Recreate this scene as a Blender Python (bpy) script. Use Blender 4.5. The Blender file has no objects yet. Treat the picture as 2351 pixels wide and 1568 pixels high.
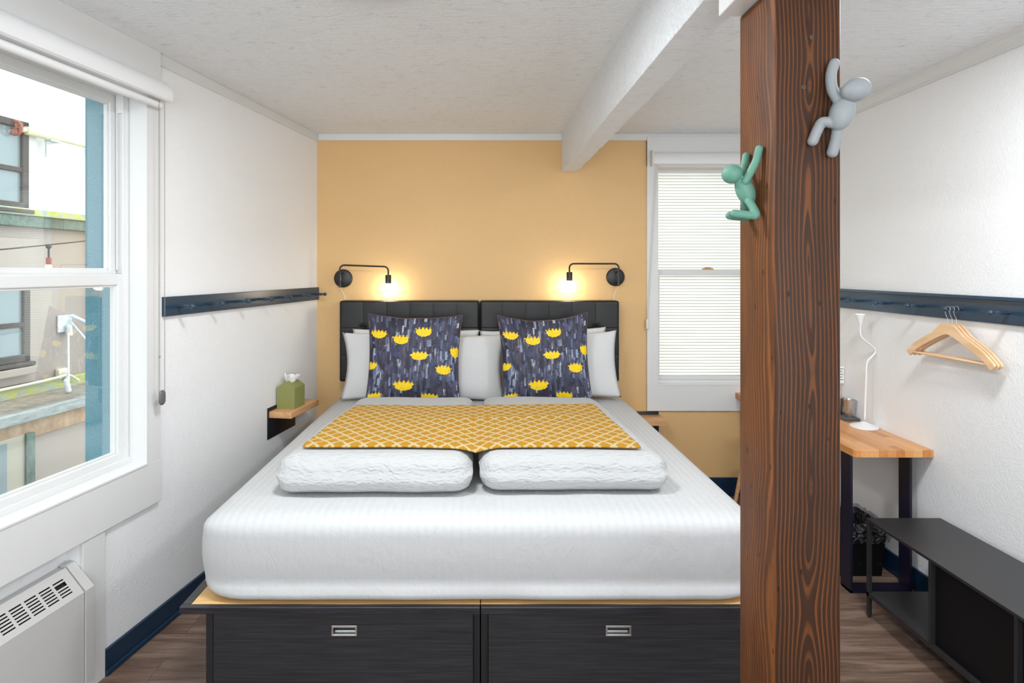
import bpy, bmesh, math, random
import numpy as np
from mathutils import Vector, Matrix, noise as mnoise

PI = math.pi
scene = bpy.context.scene
COL = scene.collection

# ------------------------------------------------------------------ camera
EYE = 1.6
F = 1400.0                      # focal length in pixels of the 2351 px wide frame
cam_d = bpy.data.cameras.new('camera')
cam = bpy.data.objects.new('camera', cam_d)
COL.objects.link(cam)
cam.location = (0, 0, EYE)
cam.rotation_euler = (PI / 2, 0, 0)
cam_d.sensor_width = 36.0
cam_d.lens = F / 2351 * 36.0
cam_d.shift_x = (1175.5 - 1103) / 2351
cam_d.shift_y = -(784 - 620) / 2351
cam_d.clip_start = 0.02
scene.camera = cam

# ------------------------------------------------------------------ world, exposure, lights
world = bpy.data.worlds.new('overcast_sky')
scene.world = world
world.use_nodes = True
wn = world.node_tree.nodes
bgn = wn['Background']
bgn.inputs[0].default_value = (0.93, 0.97, 1.0, 1)
bgn.inputs[1].default_value = 2.6
scene.view_settings.view_transform = 'Standard'
scene.view_settings.look = 'None'
scene.view_settings.gamma = 1.0
scene.view_settings.use_curve_mapping = False
scene.view_settings.exposure = 0.47
scene.cycles.max_bounces = 10
scene.cycles.diffuse_bounces = 6
scene.cycles.sample_clamp_indirect = 6.0


def area_light(name, loc, direction, w, h, energy, color):
    d = bpy.data.lights.new(name, 'AREA')
    d.shape = 'RECTANGLE'
    d.size = w
    d.size_y = h
    d.energy = energy
    d.color = color
    o = bpy.data.objects.new(name, d)
    COL.objects.link(o)
    o.location = loc
    o.rotation_euler = Vector(direction).to_track_quat('-Z', 'Y').to_euler()
    return o


# ------------------------------------------------------------------ frames
# Left wall stands slightly turned: local x = distance from the back left corner
# towards the camera, local y = distance off the wall into the room, z up.
CX, CY = -1.16, 4.33
LW = Matrix(((-.1686, .9857, 0, CX), (-.9857, -.1686, 0, CY), (0, 0, 1, 0), (0, 0, 0, 1)))
LANG = math.atan2(-.9857, -.1686)
YB = 4.33      # back wall
XR = 2.18      # right wall
ZC = 2.565     # ceiling
YF = -2.2      # wall behind the camera


def lw(s, n, z):
    return LW @ Vector((s, n, z))


# added fills: an upward wash behind the camera, two unseen ceiling lights
area_light('added_rear_fill', (0.1, YF + 0.12, 1.55), (0, .5, 1), 3.2, 1.7, 74, (0.93, 0.97, 1.0))
FILL_LAMPS = ((-.35, 1.86, 20), (1.42, 1.80, 18))
for lx_, ly_, e_ in FILL_LAMPS:
    al = area_light('added_fill_light', (lx_, ly_, ZC - .052), (0, 0, -1), .34, .34, e_, (0.93, 0.97, 1.0))
    al.data.shape = 'DISK'


# ------------------------------------------------------------------ mesh builder
class B:
    def __init__(self, xf=None):
        self.bm = bmesh.new()
        self.xf = xf

    def _add(self, verts, faces):
        vs = [self.bm.verts.new(v) for v in verts]
        fs = []
        for f in faces:
            try:
                fs.append(self.bm.faces.new([vs[i] for i in f]))
            except ValueError:
                pass
        return vs, fs

    def box(self, x0, x1, y0, y1, z0, z1, bev=0, seg=2):
        v = [(x, y, z) for x in (x0, x1) for y in (y0, y1) for z in (z0, z1)]
        f = [(0, 1, 3, 2), (4, 6, 7, 5), (0, 4, 5, 1), (2, 3, 7, 6), (0, 2, 6, 4), (1, 5, 7, 3)]
        vs, fs = self._add(v, f)
        if bev > 0:
            es = {e for q in fs for e in q.edges}
            bmesh.ops.bevel(self.bm, geom=list(es), offset=bev, segments=seg, affect='EDGES', profile=.5)
        return self

    def prism(self, poly, a0, a1, axis='z', bev=0):
        """poly is a list of 2D points; extruded along axis between a0 and a1"""
        def P(u, v, a):
            return {'z': (u, v, a), 'x': (a, u, v), 'y': (u, a, v)}[axis]
        n = len(poly)
        v = [P(u, w, a0) for u, w in poly] + [P(u, w, a1) for u, w in poly]
        f = [tuple(range(n))[::-1], tuple(range(n, 2 * n))] + [(i, (i + 1) % n, n + (i + 1) % n, n + i) for i in range(n)]
        vs, fs = self._add(v, f)
        if bev > 0:
            es = {e for q in fs for e in q.edges}
            bmesh.ops.bevel(self.bm, geom=list(es), offset=bev, segments=2, affect='EDGES', profile=.5)
        return self

    def tube(self, path, r, seg=12, cap=True, closed=False):
        path = [Vector(q) for q in path]
        n = len(path)
        rs = r if isinstance(r, (list, tuple)) else [r] * n
        up = None
        rings = []
        for i, q in enumerate(path):
            if closed:
                t = path[(i + 1) % n] - path[i - 1]
            else:
                t = (path[min(i + 1, n - 1)] - path[max(i - 1, 0)])
            t.normalize()
            if up is None:
                up = Vector((0, 0, 1)) if abs(t.z) < .9 else Vector((1, 0, 0))
            a = t.cross(up)
            a.normalize()
            b = a.cross(t)
            up = b
            rings.append([self.bm.verts.new(q + (a * math.cos(2 * PI * k / seg) + b * math.sin(2 * PI * k / seg)) * rs[i]) for k in range(seg)])
        m = n if closed else n - 1
        for i in range(m):
            A, C = rings[i], rings[(i + 1) % n]
            for k in range(seg):
                self.bm.faces.new((A[k], A[(k + 1) % seg], C[(k + 1) % seg], C[k]))
        if cap and not closed:
            self.bm.faces.new(rings[0][::-1])
            self.bm.faces.new(rings[-1])
        return self

    def capsule(self, path, r, seg=14):
        """tube with round ends"""
        path = [Vector(q) for q in path]
        rs = list(r) if isinstance(r, (list, tuple)) else [r] * len(path)
        d0 = (path[0] - path[1]).normalized()
        d1 = (path[-1] - path[-2]).normalized()
        pre, post, pr, qr = [], [], [], []
        for k in range(5):
            a = PI / 2 * k / 5
            pre.append(path[0] + d0 * rs[0] * math.cos(a))
            pr.append(max(rs[0] * math.sin(a), rs[0] * .03))
            post.append(path[-1] + d1 * rs[-1] * math.cos(a))
            qr.append(max(rs[-1] * math.sin(a), rs[-1] * .03))
        return self.tube(pre + path + post[::-1], pr + rs + qr[::-1], seg)

    def lathe(self, prof, origin=(0, 0, 0), axis=(0, 0, 1), seg=32):
        """prof: list of (radius, height along axis)"""
        q = Vector(axis).normalized().to_track_quat('Z', 'Y').to_matrix()
        o = Vector(origin)
        rings = []
        for r, h in prof:
            if r < 1e-6:
                rings.append([self.bm.verts.new(o + q @ Vector((0, 0, h)))])
            else:
                rings.append([self.bm.verts.new(o + q @ Vector((r * math.cos(2 * PI * k / seg), r * math.sin(2 * PI * k / seg), h))) for k in range(seg)])
        for A, C in zip(rings, rings[1:]):
            for k in range(seg):
                k2 = (k + 1) % seg
                if len(A) == 1 and len(C) == 1:
                    continue
                if len(A) == 1:
                    self.bm.faces.new((A[0], C[k2], C[k]))
                elif len(C) == 1:
                    self.bm.faces.new((A[k], A[k2], C[0]))
                else:
                    self.bm.faces.new((A[k], A[k2], C[k2], C[k]))
        return self

    def ball(self, c, r, sc=(1, 1, 1), rot=None, u=20, v=14):
        m = Matrix.Translation(Vector(c))
        if rot is not None:
            m = m @ rot.to_4x4()
        m = m @ Matrix.Diagonal((r * sc[0], r * sc[1], r * sc[2], 1))
        bmesh.ops.create_uvsphere(self.bm, u_segments=u, v_segments=v, radius=1, matrix=m)
        return self

    def rbox(self, x0, x1, y0, y1, z0, z1, r, n=(24, 24, 8), fn=None):
        """box of rounded edges with a dense surface; r = radius or (rx, ry, rz); fn moves a point"""
        if not isinstance(r, (tuple, list)):
            r = (r, r, r)
        c = Vector(((x0 + x1) / 2, (y0 + y1) / 2, (z0 + z1) / 2))
        h = Vector(((x1 - x0) / 2, (y1 - y0) / 2, (z1 - z0) / 2))

        def ticks(hh, rr, k):
            a = [-hh + rr * (1 - math.cos(t / 4 * PI / 2)) for t in range(4)]
            m = [(-hh + rr) + (2 * hh - 2 * rr) * t / k for t in range(k + 1)]
            return a + m + [-q for q in a[::-1]]
        tk = [ticks(h[i], r[i], n[i]) for i in range(3)]
        vd = {}

        def V(i, j, k):
            key = (i, j, k)
            if key not in vd:
                q = Vector((tk[0][i], tk[1][j], tk[2][k]))
                cl = Vector([max(-h[a] + r[a], min(h[a] - r[a], q[a])) for a in range(3)])
                d = Vector([(q[a] - cl[a]) / r[a] for a in range(3)])
                L = d.length
                if L > 1e-9:
                    mx = max(abs(d[0]), abs(d[1]), abs(d[2]))
                    d = d / L
                    q = cl + Vector([d[a] * r[a] for a in range(3)])
                q = q + c
                if fn:
                    q = fn(q)
                vd[key] = self.bm.verts.new(q)
            return vd[key]
        L = [len(t) - 1 for t in tk]
        for a in range(3):
            b_, c_ = (a + 1) % 3, (a + 2) % 3
            for side in (0, L[a]):
                for i in range(L[b_]):
                    for j in range(L[c_]):
                        quad = []
                        for (di, dj) in ((0, 0), (1, 0), (1, 1), (0, 1)):
                            idx = [0, 0, 0]
                            idx[a] = side
                            idx[b_] = i + di
                            idx[c_] = j + dj
                            quad.append(V(*idx))
                        if side == 0:
                            quad = quad[::-1]
                        self.bm.faces.new(quad)
        return self

    def grid(self, nu, nv, fn):
        vs = [[self.bm.verts.new(fn(i / nu, j / nv)) for j in range(nv + 1)] for i in range(nu + 1)]
        for i in range(nu):
            for j in range(nv):
                self.bm.faces.new((vs[i][j], vs[i + 1][j], vs[i + 1][j + 1], vs[i][j + 1]))
        return vs


IDENT = Matrix.Identity(4)
WM = {}     # world matrix of each created root


def root_of(o):
    while o.parent is not None:
        o = o.parent
    return o


def tag(o, label=None, cat=None, group=None, kind=None):
    if label: o['label'] = label
    if cat: o['category'] = cat
    if group: o['group'] = group
    if kind: o['kind'] = kind
    return o


def thing(name, label, cat, loc=(0, 0, 0), rotz=0.0, group=None, kind=None):
    o = bpy.data.objects.new(name, None)
    o.empty_display_size = .05
    COL.objects.link(o)
    o.location = loc
    o.rotation_euler = (0, 0, rotz)
    WM[o] = Matrix.Translation(Vector(loc)) @ Matrix.Rotation(rotz, 4, 'Z')
    return tag(o, label, cat, group, kind)


def mesh_obj(name, b, mat, parent=None, smooth=False, loc=None, rotz=0.0, angle=None):
    bm = b.bm
    if b.xf is not None:
        bm.transform(b.xf)
    if parent is not None:
        inv = WM[root_of(parent)].inverted()
    else:
        if loc is None:
            lo = Vector((1e9,) * 3); hi = Vector((-1e9,) * 3)
            for v in bm.verts:
                for i in range(3):
                    lo[i] = min(lo[i], v.co[i]); hi[i] = max(hi[i], v.co[i])
            loc = ((lo.x + hi.x) / 2, (lo.y + hi.y) / 2, lo.z)
        wm = Matrix.Translation(Vector(loc)) @ Matrix.Rotation(rotz, 4, 'Z')
        inv = wm.inverted()
    bm.transform(inv)
    bmesh.ops.recalc_face_normals(bm, faces=bm.faces[:])
    me = bpy.data.meshes.new(name)
    bm.to_mesh(me)
    bm.free()
    me.materials.append(mat)
    if smooth:
        me.polygons.foreach_set('use_smooth', [True] * len(me.polygons))
        if smooth != 'all':
            try:
                me.set_sharp_from_angle(angle=math.radians(angle or 35))
            except Exception:
                pass
    o = bpy.data.objects.new(name, me)
    COL.objects.link(o)
    if parent is not None:
        o.parent = parent
    else:
        o.location = loc
        o.rotation_euler = (0, 0, rotz)
        WM[o] = wm
    return o


def struct(name, b, mat, parent=None, smooth=False):
    o = mesh_obj(name, b, mat, parent, smooth)
    if parent is None:
        o['kind'] = 'structure'
    return o


def arc(c, r, a0, a1, n, plane='xz'):
    out = []
    for i in range(n + 1):
        a = a0 + (a1 - a0) * i / n
        u, v = r * math.cos(a), r * math.sin(a)
        out.append({'xz': (c[0] + u, c[1], c[2] + v), 'xy': (c[0] + u, c[1] + v, c[2]), 'yz': (c[0], c[1] + u, c[2] + v)}[plane])
    return out


def smooth_path(pts, n=6):
    """Catmull-Rom through points"""
    P = [Vector(q) for q in pts]
    P = [P[0] * 2 - P[1]] + P + [P[-1] * 2 - P[-2]]
    out = []
    for i in range(1, len(P) - 2):
        for k in range(n):
            t = k / n
            out.append(.5 * ((2 * P[i]) + (P[i + 1] - P[i - 1]) * t + (2 * P[i - 1] - 5 * P[i] + 4 * P[i + 1] - P[i + 2]) * t * t + (-P[i - 1] + 3 * P[i] - 3 * P[i + 1] + P[i + 2]) * t ** 3))
    out.append(P[-2])
    return out


# ------------------------------------------------------------------ materials
class G:
    def __init__(self, name):
        self.m = bpy.data.materials.new(name)
        self.m.use_nodes = True
        self.t = self.m.node_tree
        self.bsdf = self.t.nodes['Principled BSDF']
        self.out = self.t.nodes['Material Output']

    def n(self, typ, _props=None, **inp):
        nd = self.t.nodes.new('ShaderNode' + typ)
        for k, v in (_props or {}).items():
            setattr(nd, k, v)
        for k, v in inp.items():
            key = int(k[1:]) if k[0] == 'i' and k[1:].isdigit() else k.replace('_', ' ')
            self.set(nd.inputs[key], v)
        return nd

    def set(self, sock, v):
        if isinstance(v, bpy.types.NodeSocket):
            self.t.links.new(v, sock)
        elif isinstance(v, bpy.types.Node):
            self.t.links.new(v.outputs[0], sock)
        else:
            if isinstance(v, (tuple, list)) and sock.type == 'RGBA' and len(v) == 3:
                v = (*v, 1)
            sock.default_value = v

    def math(self, op, a, b=0.0, c=0.0, clamp=False):
        nd = self.t.nodes.new('ShaderNodeMath')
        nd.operation = op
        nd.use_clamp = clamp
        self.set(nd.inputs[0], a); self.set(nd.inputs[1], b); self.set(nd.inputs[2], c)
        return nd.outputs[0]

    def mix(self, f, a, b, blend='MIX'):
        nd = self.t.nodes.new('ShaderNodeMix')
        nd.data_type = 'RGBA'
        nd.blend_type = blend
        self.set(nd.inputs[0], f); self.set(nd.inputs[6], a); self.set(nd.inputs[7], b)
        return nd.outputs[2]

    def ramp(self, f, stops):
        nd = self.t.nodes.new('ShaderNodeValToRGB')
        el = nd.color_ramp.elements
        while len(el) < len(stops):
            el.new(.5)
        for e, (p_, c) in zip(el, stops):
            e.position = p_
            e.color = (*c, 1) if len(c) == 3 else c
        self.set(nd.inputs[0], f)
        return nd.outputs[0]

    def coord(self, kind='Object', scale=None, loc=None):
        s = self.t.nodes.new('ShaderNodeTexCoord').outputs[kind]
        if scale is not None or loc is not None:
            mp = self.t.nodes.new('ShaderNodeMapping')
            self.t.links.new(s, mp.inputs[0])
            if scale: mp.inputs['Scale'].default_value = scale
            if loc: mp.inputs['Location'].default_value = loc
            s = mp.outputs[0]
        return s

    def noise(self, vec, scale=1.0, detail=2.0, rough=.5, dist=0.0):
        nd = self.n('TexNoise', Vector=vec, Scale=scale, Detail=detail, Roughness=rough, Distortion=dist)
        return nd.outputs[0]

    def bump(self, h, strength=.3, dist=.01, normal=None):
        nd = self.n('Bump', Height=h, Strength=strength, Distance=dist)
        if normal is not None:
            self.set(nd.inputs['Normal'], normal)
        return nd.outputs[0]

    def fin(self, color=None, rough=None, normal=None, **kw):
        b = self.bsdf
        if color is not None: self.set(b.inputs['Base Color'], color)
        if rough is not None: self.set(b.inputs['Roughness'], rough)
        if normal is not None: self.set(b.inputs['Normal'], normal)
        for k, v in kw.items():
            self.set(b.inputs[k.replace('_', ' ')], v)
        return self.m


def srgb(r, g, b):
    f = lambda c: (c / 255 / 12.92) if c / 255 <= .04045 else ((c / 255 + .055) / 1.055) ** 2.4
    return (f(r), f(g), f(b))


def plain(name, color, rough=.5, bump=None, **kw):
    g = G(name)
    nrm = None
    if bump:
        sc, st, di = bump
        nrm = g.bump(g.noise(g.coord(), sc, 3), st, di)
    return g.fin(color, rough, nrm, **kw)


def wall_paint(name, color, strength=.45):
    g = G(name)
    co = g.coord()
    h = g.noise(co, 110, 3, .55)
    h2 = g.n('TexVoronoi', {'feature': 'SMOOTH_F1'}, Vector=co, Scale=130.0).outputs[0]
    hh = g.math('ADD', g.math('POWER', h, 2.0), g.math('MULTIPLY', h2, .35))
    v = g.noise(co, 2.2, 3)
    c = g.mix(g.math('MULTIPLY', v, .12), color, tuple(x * .86 for x in color))
    return g.fin(c, .55, g.bump(hh, strength * .9, .0045))


M_WALL = wall_paint('white_wall_paint', (.87, .88, .89))
M_YEL = wall_paint('apricot_wall_paint', srgb(222, 182, 126), .5)


def ceiling_paint(name, base=(.925, .95, .97)):
    g = G(name)
    co = g.coord()
    st = g.coord(scale=(6, 26, 26))
    n1 = g.noise(st, 2.2, 6, .65, .6)
    fine = g.noise(g.coord(scale=(30, 60, 60)), 2.0, 4, .7)
    crack = g.ramp(n1, [(.56, (0, 0, 0)), (.63, (1, 1, 1))])
    patch = g.ramp(g.noise(co, 1.3, 3), [(.42, (0, 0, 0)), (.62, (1, 1, 1))])
    wv = g.n('TexNoise', Vector=g.coord(scale=(3.5, 40, 40)), Scale=1.6, Detail=5, Roughness=.6, Distortion=.4).outputs[0]
    line = g.math('SUBTRACT', 1.0, g.math('MULTIPLY', g.math('ABSOLUTE', g.math('SUBTRACT', wv, .5)), 70.0), clamp=True)
    msk = g.math('MULTIPLY', line, g.ramp(g.noise(g.coord(scale=(9, 9, 9)), 2, 3), [(.5, (0, 0, 0)), (.62, (1, 1, 1))]))
    c = g.mix(g.math('MULTIPLY', msk, .85), base, tuple(x * .55 for x in base))
    c = g.mix(g.math('MULTIPLY', g.math('MULTIPLY', patch, fine), .2), c, tuple(x * .7 for x in base))
    h = g.math('ADD', g.math('MULTIPLY', n1, .8), g.math('MULTIPLY', fine, .5))
    return g.fin(c, .6, g.bump(h, .8, .02))


M_CEIL = ceiling_paint('cracked_white_ceiling_paint')


def painted_wood(name, color, rough=.4, ax=(60, 60, 3)):
    g = G(name)
    h = g.noise(g.coord(scale=ax), 1.0, 5, .6)
    return g.fin(color, rough, g.bump(h, .25, .002))


M_TRIM = painted_wood('white_trim_paint', (.72, .725, .72), .38)
M_VINYL = plain('white_window_vinyl', (.70, .705, .70), .3)
M_NAVY = painted_wood('navy_peg_rail_paint', srgb(38, 62, 82), .28, (8, 8, 60))
M_BASE = painted_wood('navy_baseboard_paint', srgb(17, 47, 72), .3, (5, 5, 60))


def floor_mat():
    g = G('grey_brown_plank_floor')
    co = g.coord()
    br = g.n('TexBrick', {'offset': .37}, Vector=co, Scale=1.0, Color1=(.25, .25, .25, 1), Color2=(.8, .8, .8, 1), Mortar=(0, 0, 0, 1))
    br.inputs['Brick Width'].default_value = 1.2
    br.inputs['Row Height'].default_value = .18
    br.inputs['Mortar Size'].default_value = .0012
    sep = g.n('SeparateXYZ', Vector=co)
    off = g.n('CombineXYZ', X=g.math('MULTIPLY', sep.outputs[0], 1.0), Y=g.math('MULTIPLY', sep.outputs[1], 9.0), Z=g.math('MULTIPLY', br.outputs[0], 7.0))
    n1 = g.noise(off, 1.6, 6, .62, .9)
    n2 = g.noise(g.n('CombineXYZ', X=g.math('MULTIPLY', sep.outputs[0], 3.0), Y=g.math('MULTIPLY', sep.outputs[1], 70.0), Z=br.outputs[0]), 2.0, 4, .7)
    f = g.math('ADD', g.math('MULTIPLY', n1, .7), g.math('MULTIPLY', n2, .3))
    c = g.ramp(f, [(.3, srgb(70, 52, 44)), (.48, srgb(112, 90, 78)), (.62, srgb(146, 124, 108)), (.8, srgb(168, 146, 128))])
    c = g.mix(g.math('MULTIPLY', br.outputs[1], .7), c, (.03, .02, .015))
    return g.fin(c, .42, g.bump(f, .15, .002))


M_FLOOR = floor_mat()


def post_wood():
    g = G('stained_fir_post')
    co = g.coord()
    s = g.n('SeparateXYZ', Vector=co)
    x, y, z = s.outputs
    zn = lambda sc, off: g.noise(g.n('CombineXYZ', X=off, Y=0.0, Z=g.math('MULTIPLY', z, sc)), 1.0, 2, .5)
    x0 = g.math('MULTIPLY', g.math('SUBTRACT', zn(1.3, 3.3), .5), .05)
    y0 = g.math('ADD', -.085, g.math('MULTIPLY', g.math('SUBTRACT', zn(1.9, 9.1), .5), .15))
    dx = g.math('SUBTRACT', x, x0)
    dy = g.math('SUBTRACT', y, y0)
    rr = g.math('SQRT', g.math('ADD', g.math('MULTIPLY', dx, dx), g.math('MULTIPLY', dy, dy)))
    wob = g.noise(g.coord(scale=(26, 26, 3.2)), 1.0, 3, .55)
    rr = g.math('ADD', rr, g.math('MULTIPLY', g.math('SUBTRACT', wob, .5), .007))
    t = g.math('FRACT', g.math('DIVIDE', rr, .0088))
    rv = g.noise(g.n('CombineXYZ', X=g.math('MULTIPLY', rr, 40.0), Y=0.0, Z=g.math('MULTIPLY', z, .4)), 1.0, 2, .6)
    late = g.ramp(t, [(0.0, (0, 0, 0)), (.12, (.9, .9, .9)), (.30, (.75,) * 3), (.48, (.08,) * 3), (1.0, (0, 0, 0))])
    late = g.math('MULTIPLY', late, g.math('MULTIPLY_ADD', rv, 1.5, .15), clamp=True)
    fib = g.noise(g.coord(scale=(420, 420, 9)), 1.0, 3, .7)
    dirt = g.noise(g.coord(scale=(11, 11, 3.0)), 1.0, 4, .6)
    c = g.mix(g.math('MULTIPLY', late, .7), srgb(98, 57, 28), srgb(170, 104, 50))
    c = g.mix(g.math('MULTIPLY', fib, .35), c, srgb(70, 38, 22))
    dk = g.ramp(dirt, [(.42, (0, 0, 0)), (.72, (1, 1, 1))])
    c = g.mix(g.math('MULTIPLY', dk, .6), c, srgb(52, 30, 20))
    # front face: darker stain plus shade of the unlit side, mixed into the colour
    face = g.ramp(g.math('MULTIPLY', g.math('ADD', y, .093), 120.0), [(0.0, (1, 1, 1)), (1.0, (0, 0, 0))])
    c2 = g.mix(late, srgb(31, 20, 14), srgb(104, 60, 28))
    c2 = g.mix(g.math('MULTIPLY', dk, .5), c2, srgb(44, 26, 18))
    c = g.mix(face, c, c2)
    # small dark worm holes and nail marks
    vo = g.n('TexVoronoi', Vector=g.coord(scale=(30, 30, 12)), Scale=1.0)
    hole = g.math('LESS_THAN', vo.outputs[0], .085)
    c = g.mix(g.math('MULTIPLY', hole, .8), c, (.006, .004, .003))
    h = g.math('ADD', g.math('MULTIPLY', late, -.3), g.math('MULTIPLY', fib, .3))
    return g.fin(c, .55, g.bump(h, .35, .003), Specular_IOR_Level=.3)


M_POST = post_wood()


def fabric(name, color, rough=.85, weave=900, st=.15, wr=14, wst=.25):
    g = G(name)
    co = g.coord()
    h = g.noise(co, weave, 2)
    w = g.noise(co, wr, 4, .55)
    nb = g.bump(w, wst, .02)
    return g.fin(color, rough, g.bump(h, st, .001, nb))


M_PILLOW = fabric('white_pillow_cotton', (.66, .66, .66), .8, 900, .1, 7, .25)


def sheet_mat():
    g = G('white_striped_sheet')
    co = g.coord()
    s = g.n('SeparateXYZ', Vector=co)
    st = g.math('SINE', g.math('MULTIPLY', s.outputs[0], 2 * PI / .03))
    st = g.math('MULTIPLY_ADD', st, .5, .5)
    zt = g.ramp(g.math('MULTIPLY', s.outputs[2], 1.0), [(.2, (0, 0, 0)), (.27, (1, 1, 1))])
    w = g.noise(g.coord(scale=(14, 14, 9)), 1.6, 6, .62, 1.1)
    w2 = g.noise(g.coord(scale=(60, 60, 30)), 1.0, 3)
    h = g.math('ADD', g.math('MULTIPLY', w, 1.0), g.math('MULTIPLY', w2, .18))
    h = g.math('ADD', h, g.math('MULTIPLY', g.math('MULTIPLY', st, zt), .16))
    c = g.mix(g.math('MULTIPLY', g.math('MULTIPLY', st, zt), .5), (.51, .515, .52), (.555, .56, .56))
    return g.fin(c, g.math('MULTIPLY_ADD', st, -.25, .75), g.bump(h, .22, .012))


M_SHEET = sheet_mat()


def duvet_mat():
    g = G('white_seersucker_duvet')
    co = g.coord(scale=(36, 105, 105))
    ds = g.noise(g.coord(scale=(9, 9, 9)), 1.0, 2)
    v = g.n('TexVoronoi', {'feature': 'SMOOTH_F1'}, Vector=g.n('VectorMath', {'operation': 'ADD'}, i0=co, i1=g.n('CombineXYZ', X=g.math('MULTIPLY', ds, 2.0), Y=g.math('MULTIPLY', ds, 5.0), Z=g.math('MULTIPLY', ds, 5.0))).outputs[0], Scale=1.0)
    v.inputs['Smoothness'].default_value = .7
    h = g.math('ADD', v.outputs[0], g.math('MULTIPLY', g.noise(co, 1.3, 3), .6))
    big = g.noise(g.coord(), 9, 2)
    return g.fin((.47, .475, .475), .9, g.bump(h, .8, .006, g.bump(big, .3, .015)))


M_DUVET = duvet_mat()


def throw_mat():
    g = G('yellow_diamond_knit')
    co = g.coord()
    s = g.n('SeparateXYZ', Vector=co)
    wob = g.math('MULTIPLY', g.math('SUBTRACT', g.noise(co, 5, 2), .5), .35)
    a = g.math('DIVIDE', s.outputs[0], .066)
    b = g.math('ADD', g.math('DIVIDE', s.outputs[1], .078), wob)
    # stair-stepped knit edges
    st = g.math('MULTIPLY', g.math('SNAP', g.math('MULTIPLY', a, 1.0), .125), 1.0)
    p1 = g.math('ABSOLUTE', g.math('SUBTRACT', g.math('FRACT', g.math('ADD', a, b)), .5))
    p2 = g.math('ABSOLUTE', g.math('SUBTRACT', g.math('FRACT', g.math('SUBTRACT', a, b)), .5))
    m = g.math('MAXIMUM', p1, p2)
    line = g.math('GREATER_THAN', g.math('ADD', m, g.math('MULTIPLY', g.math('SUBTRACT', g.noise(co, 160, 2), .5), .10)), .385)
    kn = g.math('SINE', g.math('MULTIPLY', s.outputs[0], 2 * PI / .0055))
    kn2 = g.math('SINE', g.math('MULTIPLY', s.outputs[1], 2 * PI / .006))
    k = g.math('MULTIPLY', kn, kn2)
    c = g.mix(line, srgb(178, 128, 14), srgb(198, 180, 136))
    c = g.mix(g.math('MULTIPLY', g.math('MULTIPLY_ADD', k, .5, .5), .22), c, tuple(x * .55 for x in srgb(214, 150, 30)))
    h = g.math('ADD', g.math('MULTIPLY', k, .4), g.math('MULTIPLY', line, 1.2))
    return g.fin(c, .9, g.bump(h, .5, .003))


M_THROW = throw_mat()


def cushion_mat():
    g = G('painterly_indigo_flower_print')
    at = g.n('Attribute', {'attribute_name': 'print'})
    co = g.coord()
    h = g.noise(co, 700, 2)
    w = g.noise(g.coord(scale=(9, 9, 6)), 1.0, 3)
    return g.fin(at.outputs['Color'], .6, g.bump(h, .12, .001, g.bump(w, .3, .02)))


M_CUSH = cushion_mat()
M_PIPING = plain('cushion_edge_piping', srgb(92, 74, 72), .7)


def leather():
    g = G('black_faux_leather')
    co = g.coord()
    v = g.n('TexVoronoi', Vector=co, Scale=420.0)
    w = g.noise(co, 12, 3)
    return g.fin((.006, .006, .0062), .45, g.bump(v.outputs[0], .18, .0006, g.bump(w, .15, .01)))


M_LEATHER = leather()


def laminate(name, a, b_, rough=.45, axis=(4, 60, 160)):
    g = G(name)
    n1 = g.noise(g.coord(scale=axis), 1.0, 5, .65, .3)
    c = g.ramp(n1, [(.35, a), (.68, b_)])
    return g.fin(c, rough, g.bump(n1, .12, .001))


M_LAM = laminate('charcoal_woodgrain_laminate', srgb(14, 15, 18), srgb(46, 48, 54), .5)
M_BLACKWOOD = laminate('black_stained_edge', srgb(20, 20, 24), srgb(48, 48, 56), .3, (5, 60, 60))
M_PLY = laminate('pale_maple_veneer', srgb(206, 160, 96), srgb(226, 184, 122), .35, (3, 30, 30))
M_STEEL = plain('brushed_steel', srgb(196, 196, 196), .3, Metallic=1.0)
M_DARKSTEEL = plain('dark_recess_steel', (.03, .03, .035), .3, Metallic=.7)
M_BLKMETAL = plain('black_powder_coat', (.012, .012, .014), .42, (400, .1, .001))
M_BENCH = plain('black_satin_metal', (.022, .022, .024), .36, (500, .12, .0006))
M_DESKLEG = plain('dark_indigo_steel', srgb(26, 24, 44), .4, (400, .1, .001))


def butcher(name, axis='y', light=(srgb(214, 150, 88), srgb(184, 112, 54), srgb(224, 170, 112))):
    g = G(name)
    co = g.coord()
    s = g.n('SeparateXYZ', Vector=co)
    strip = g.math('FLOOR', g.math('DIVIDE', s.outputs[0], .042))
    seg = g.math('FLOOR', g.math('ADD', g.math('DIVIDE', s.outputs[1], .6), g.math('MULTIPLY', strip, .37)))
    rnd = g.n('TexWhiteNoise', {'noise_dimensions': '2D'}, Vector=g.n('CombineXYZ', X=strip, Y=seg, Z=0.0)).outputs[0]
    gr = g.noise(g.n('CombineXYZ', X=g.math('MULTIPLY', s.outputs[0], 90.0), Y=g.math('MULTIPLY', s.outputs[1], 3.5), Z=g.math('ADD', g.math('MULTIPLY', rnd, 20.0), g.math('MULTIPLY', s.outputs[2], 60.0))), 1.0, 5, .6, .5)
    f = g.math('ADD', g.math('MULTIPLY', rnd, .55), g.math('MULTIPLY', gr, .45))
    c = g.ramp(f, [(.2, light[1]), (.5, light[0]), (.8, light[2])])
    return g.fin(c, .32, g.bump(gr, .08, .001))


M_BUTCHER = butcher('butcher_block_maple')
M_ENDGRAIN = butcher('butcher_block_end', light=(srgb(186, 108, 52), srgb(150, 78, 40), srgb(214, 140, 74)))


def pale_wood(name, a, b_, axis=(4, 60, 60), rough=.4):
    return laminate(name, a, b_, rough, axis)


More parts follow.
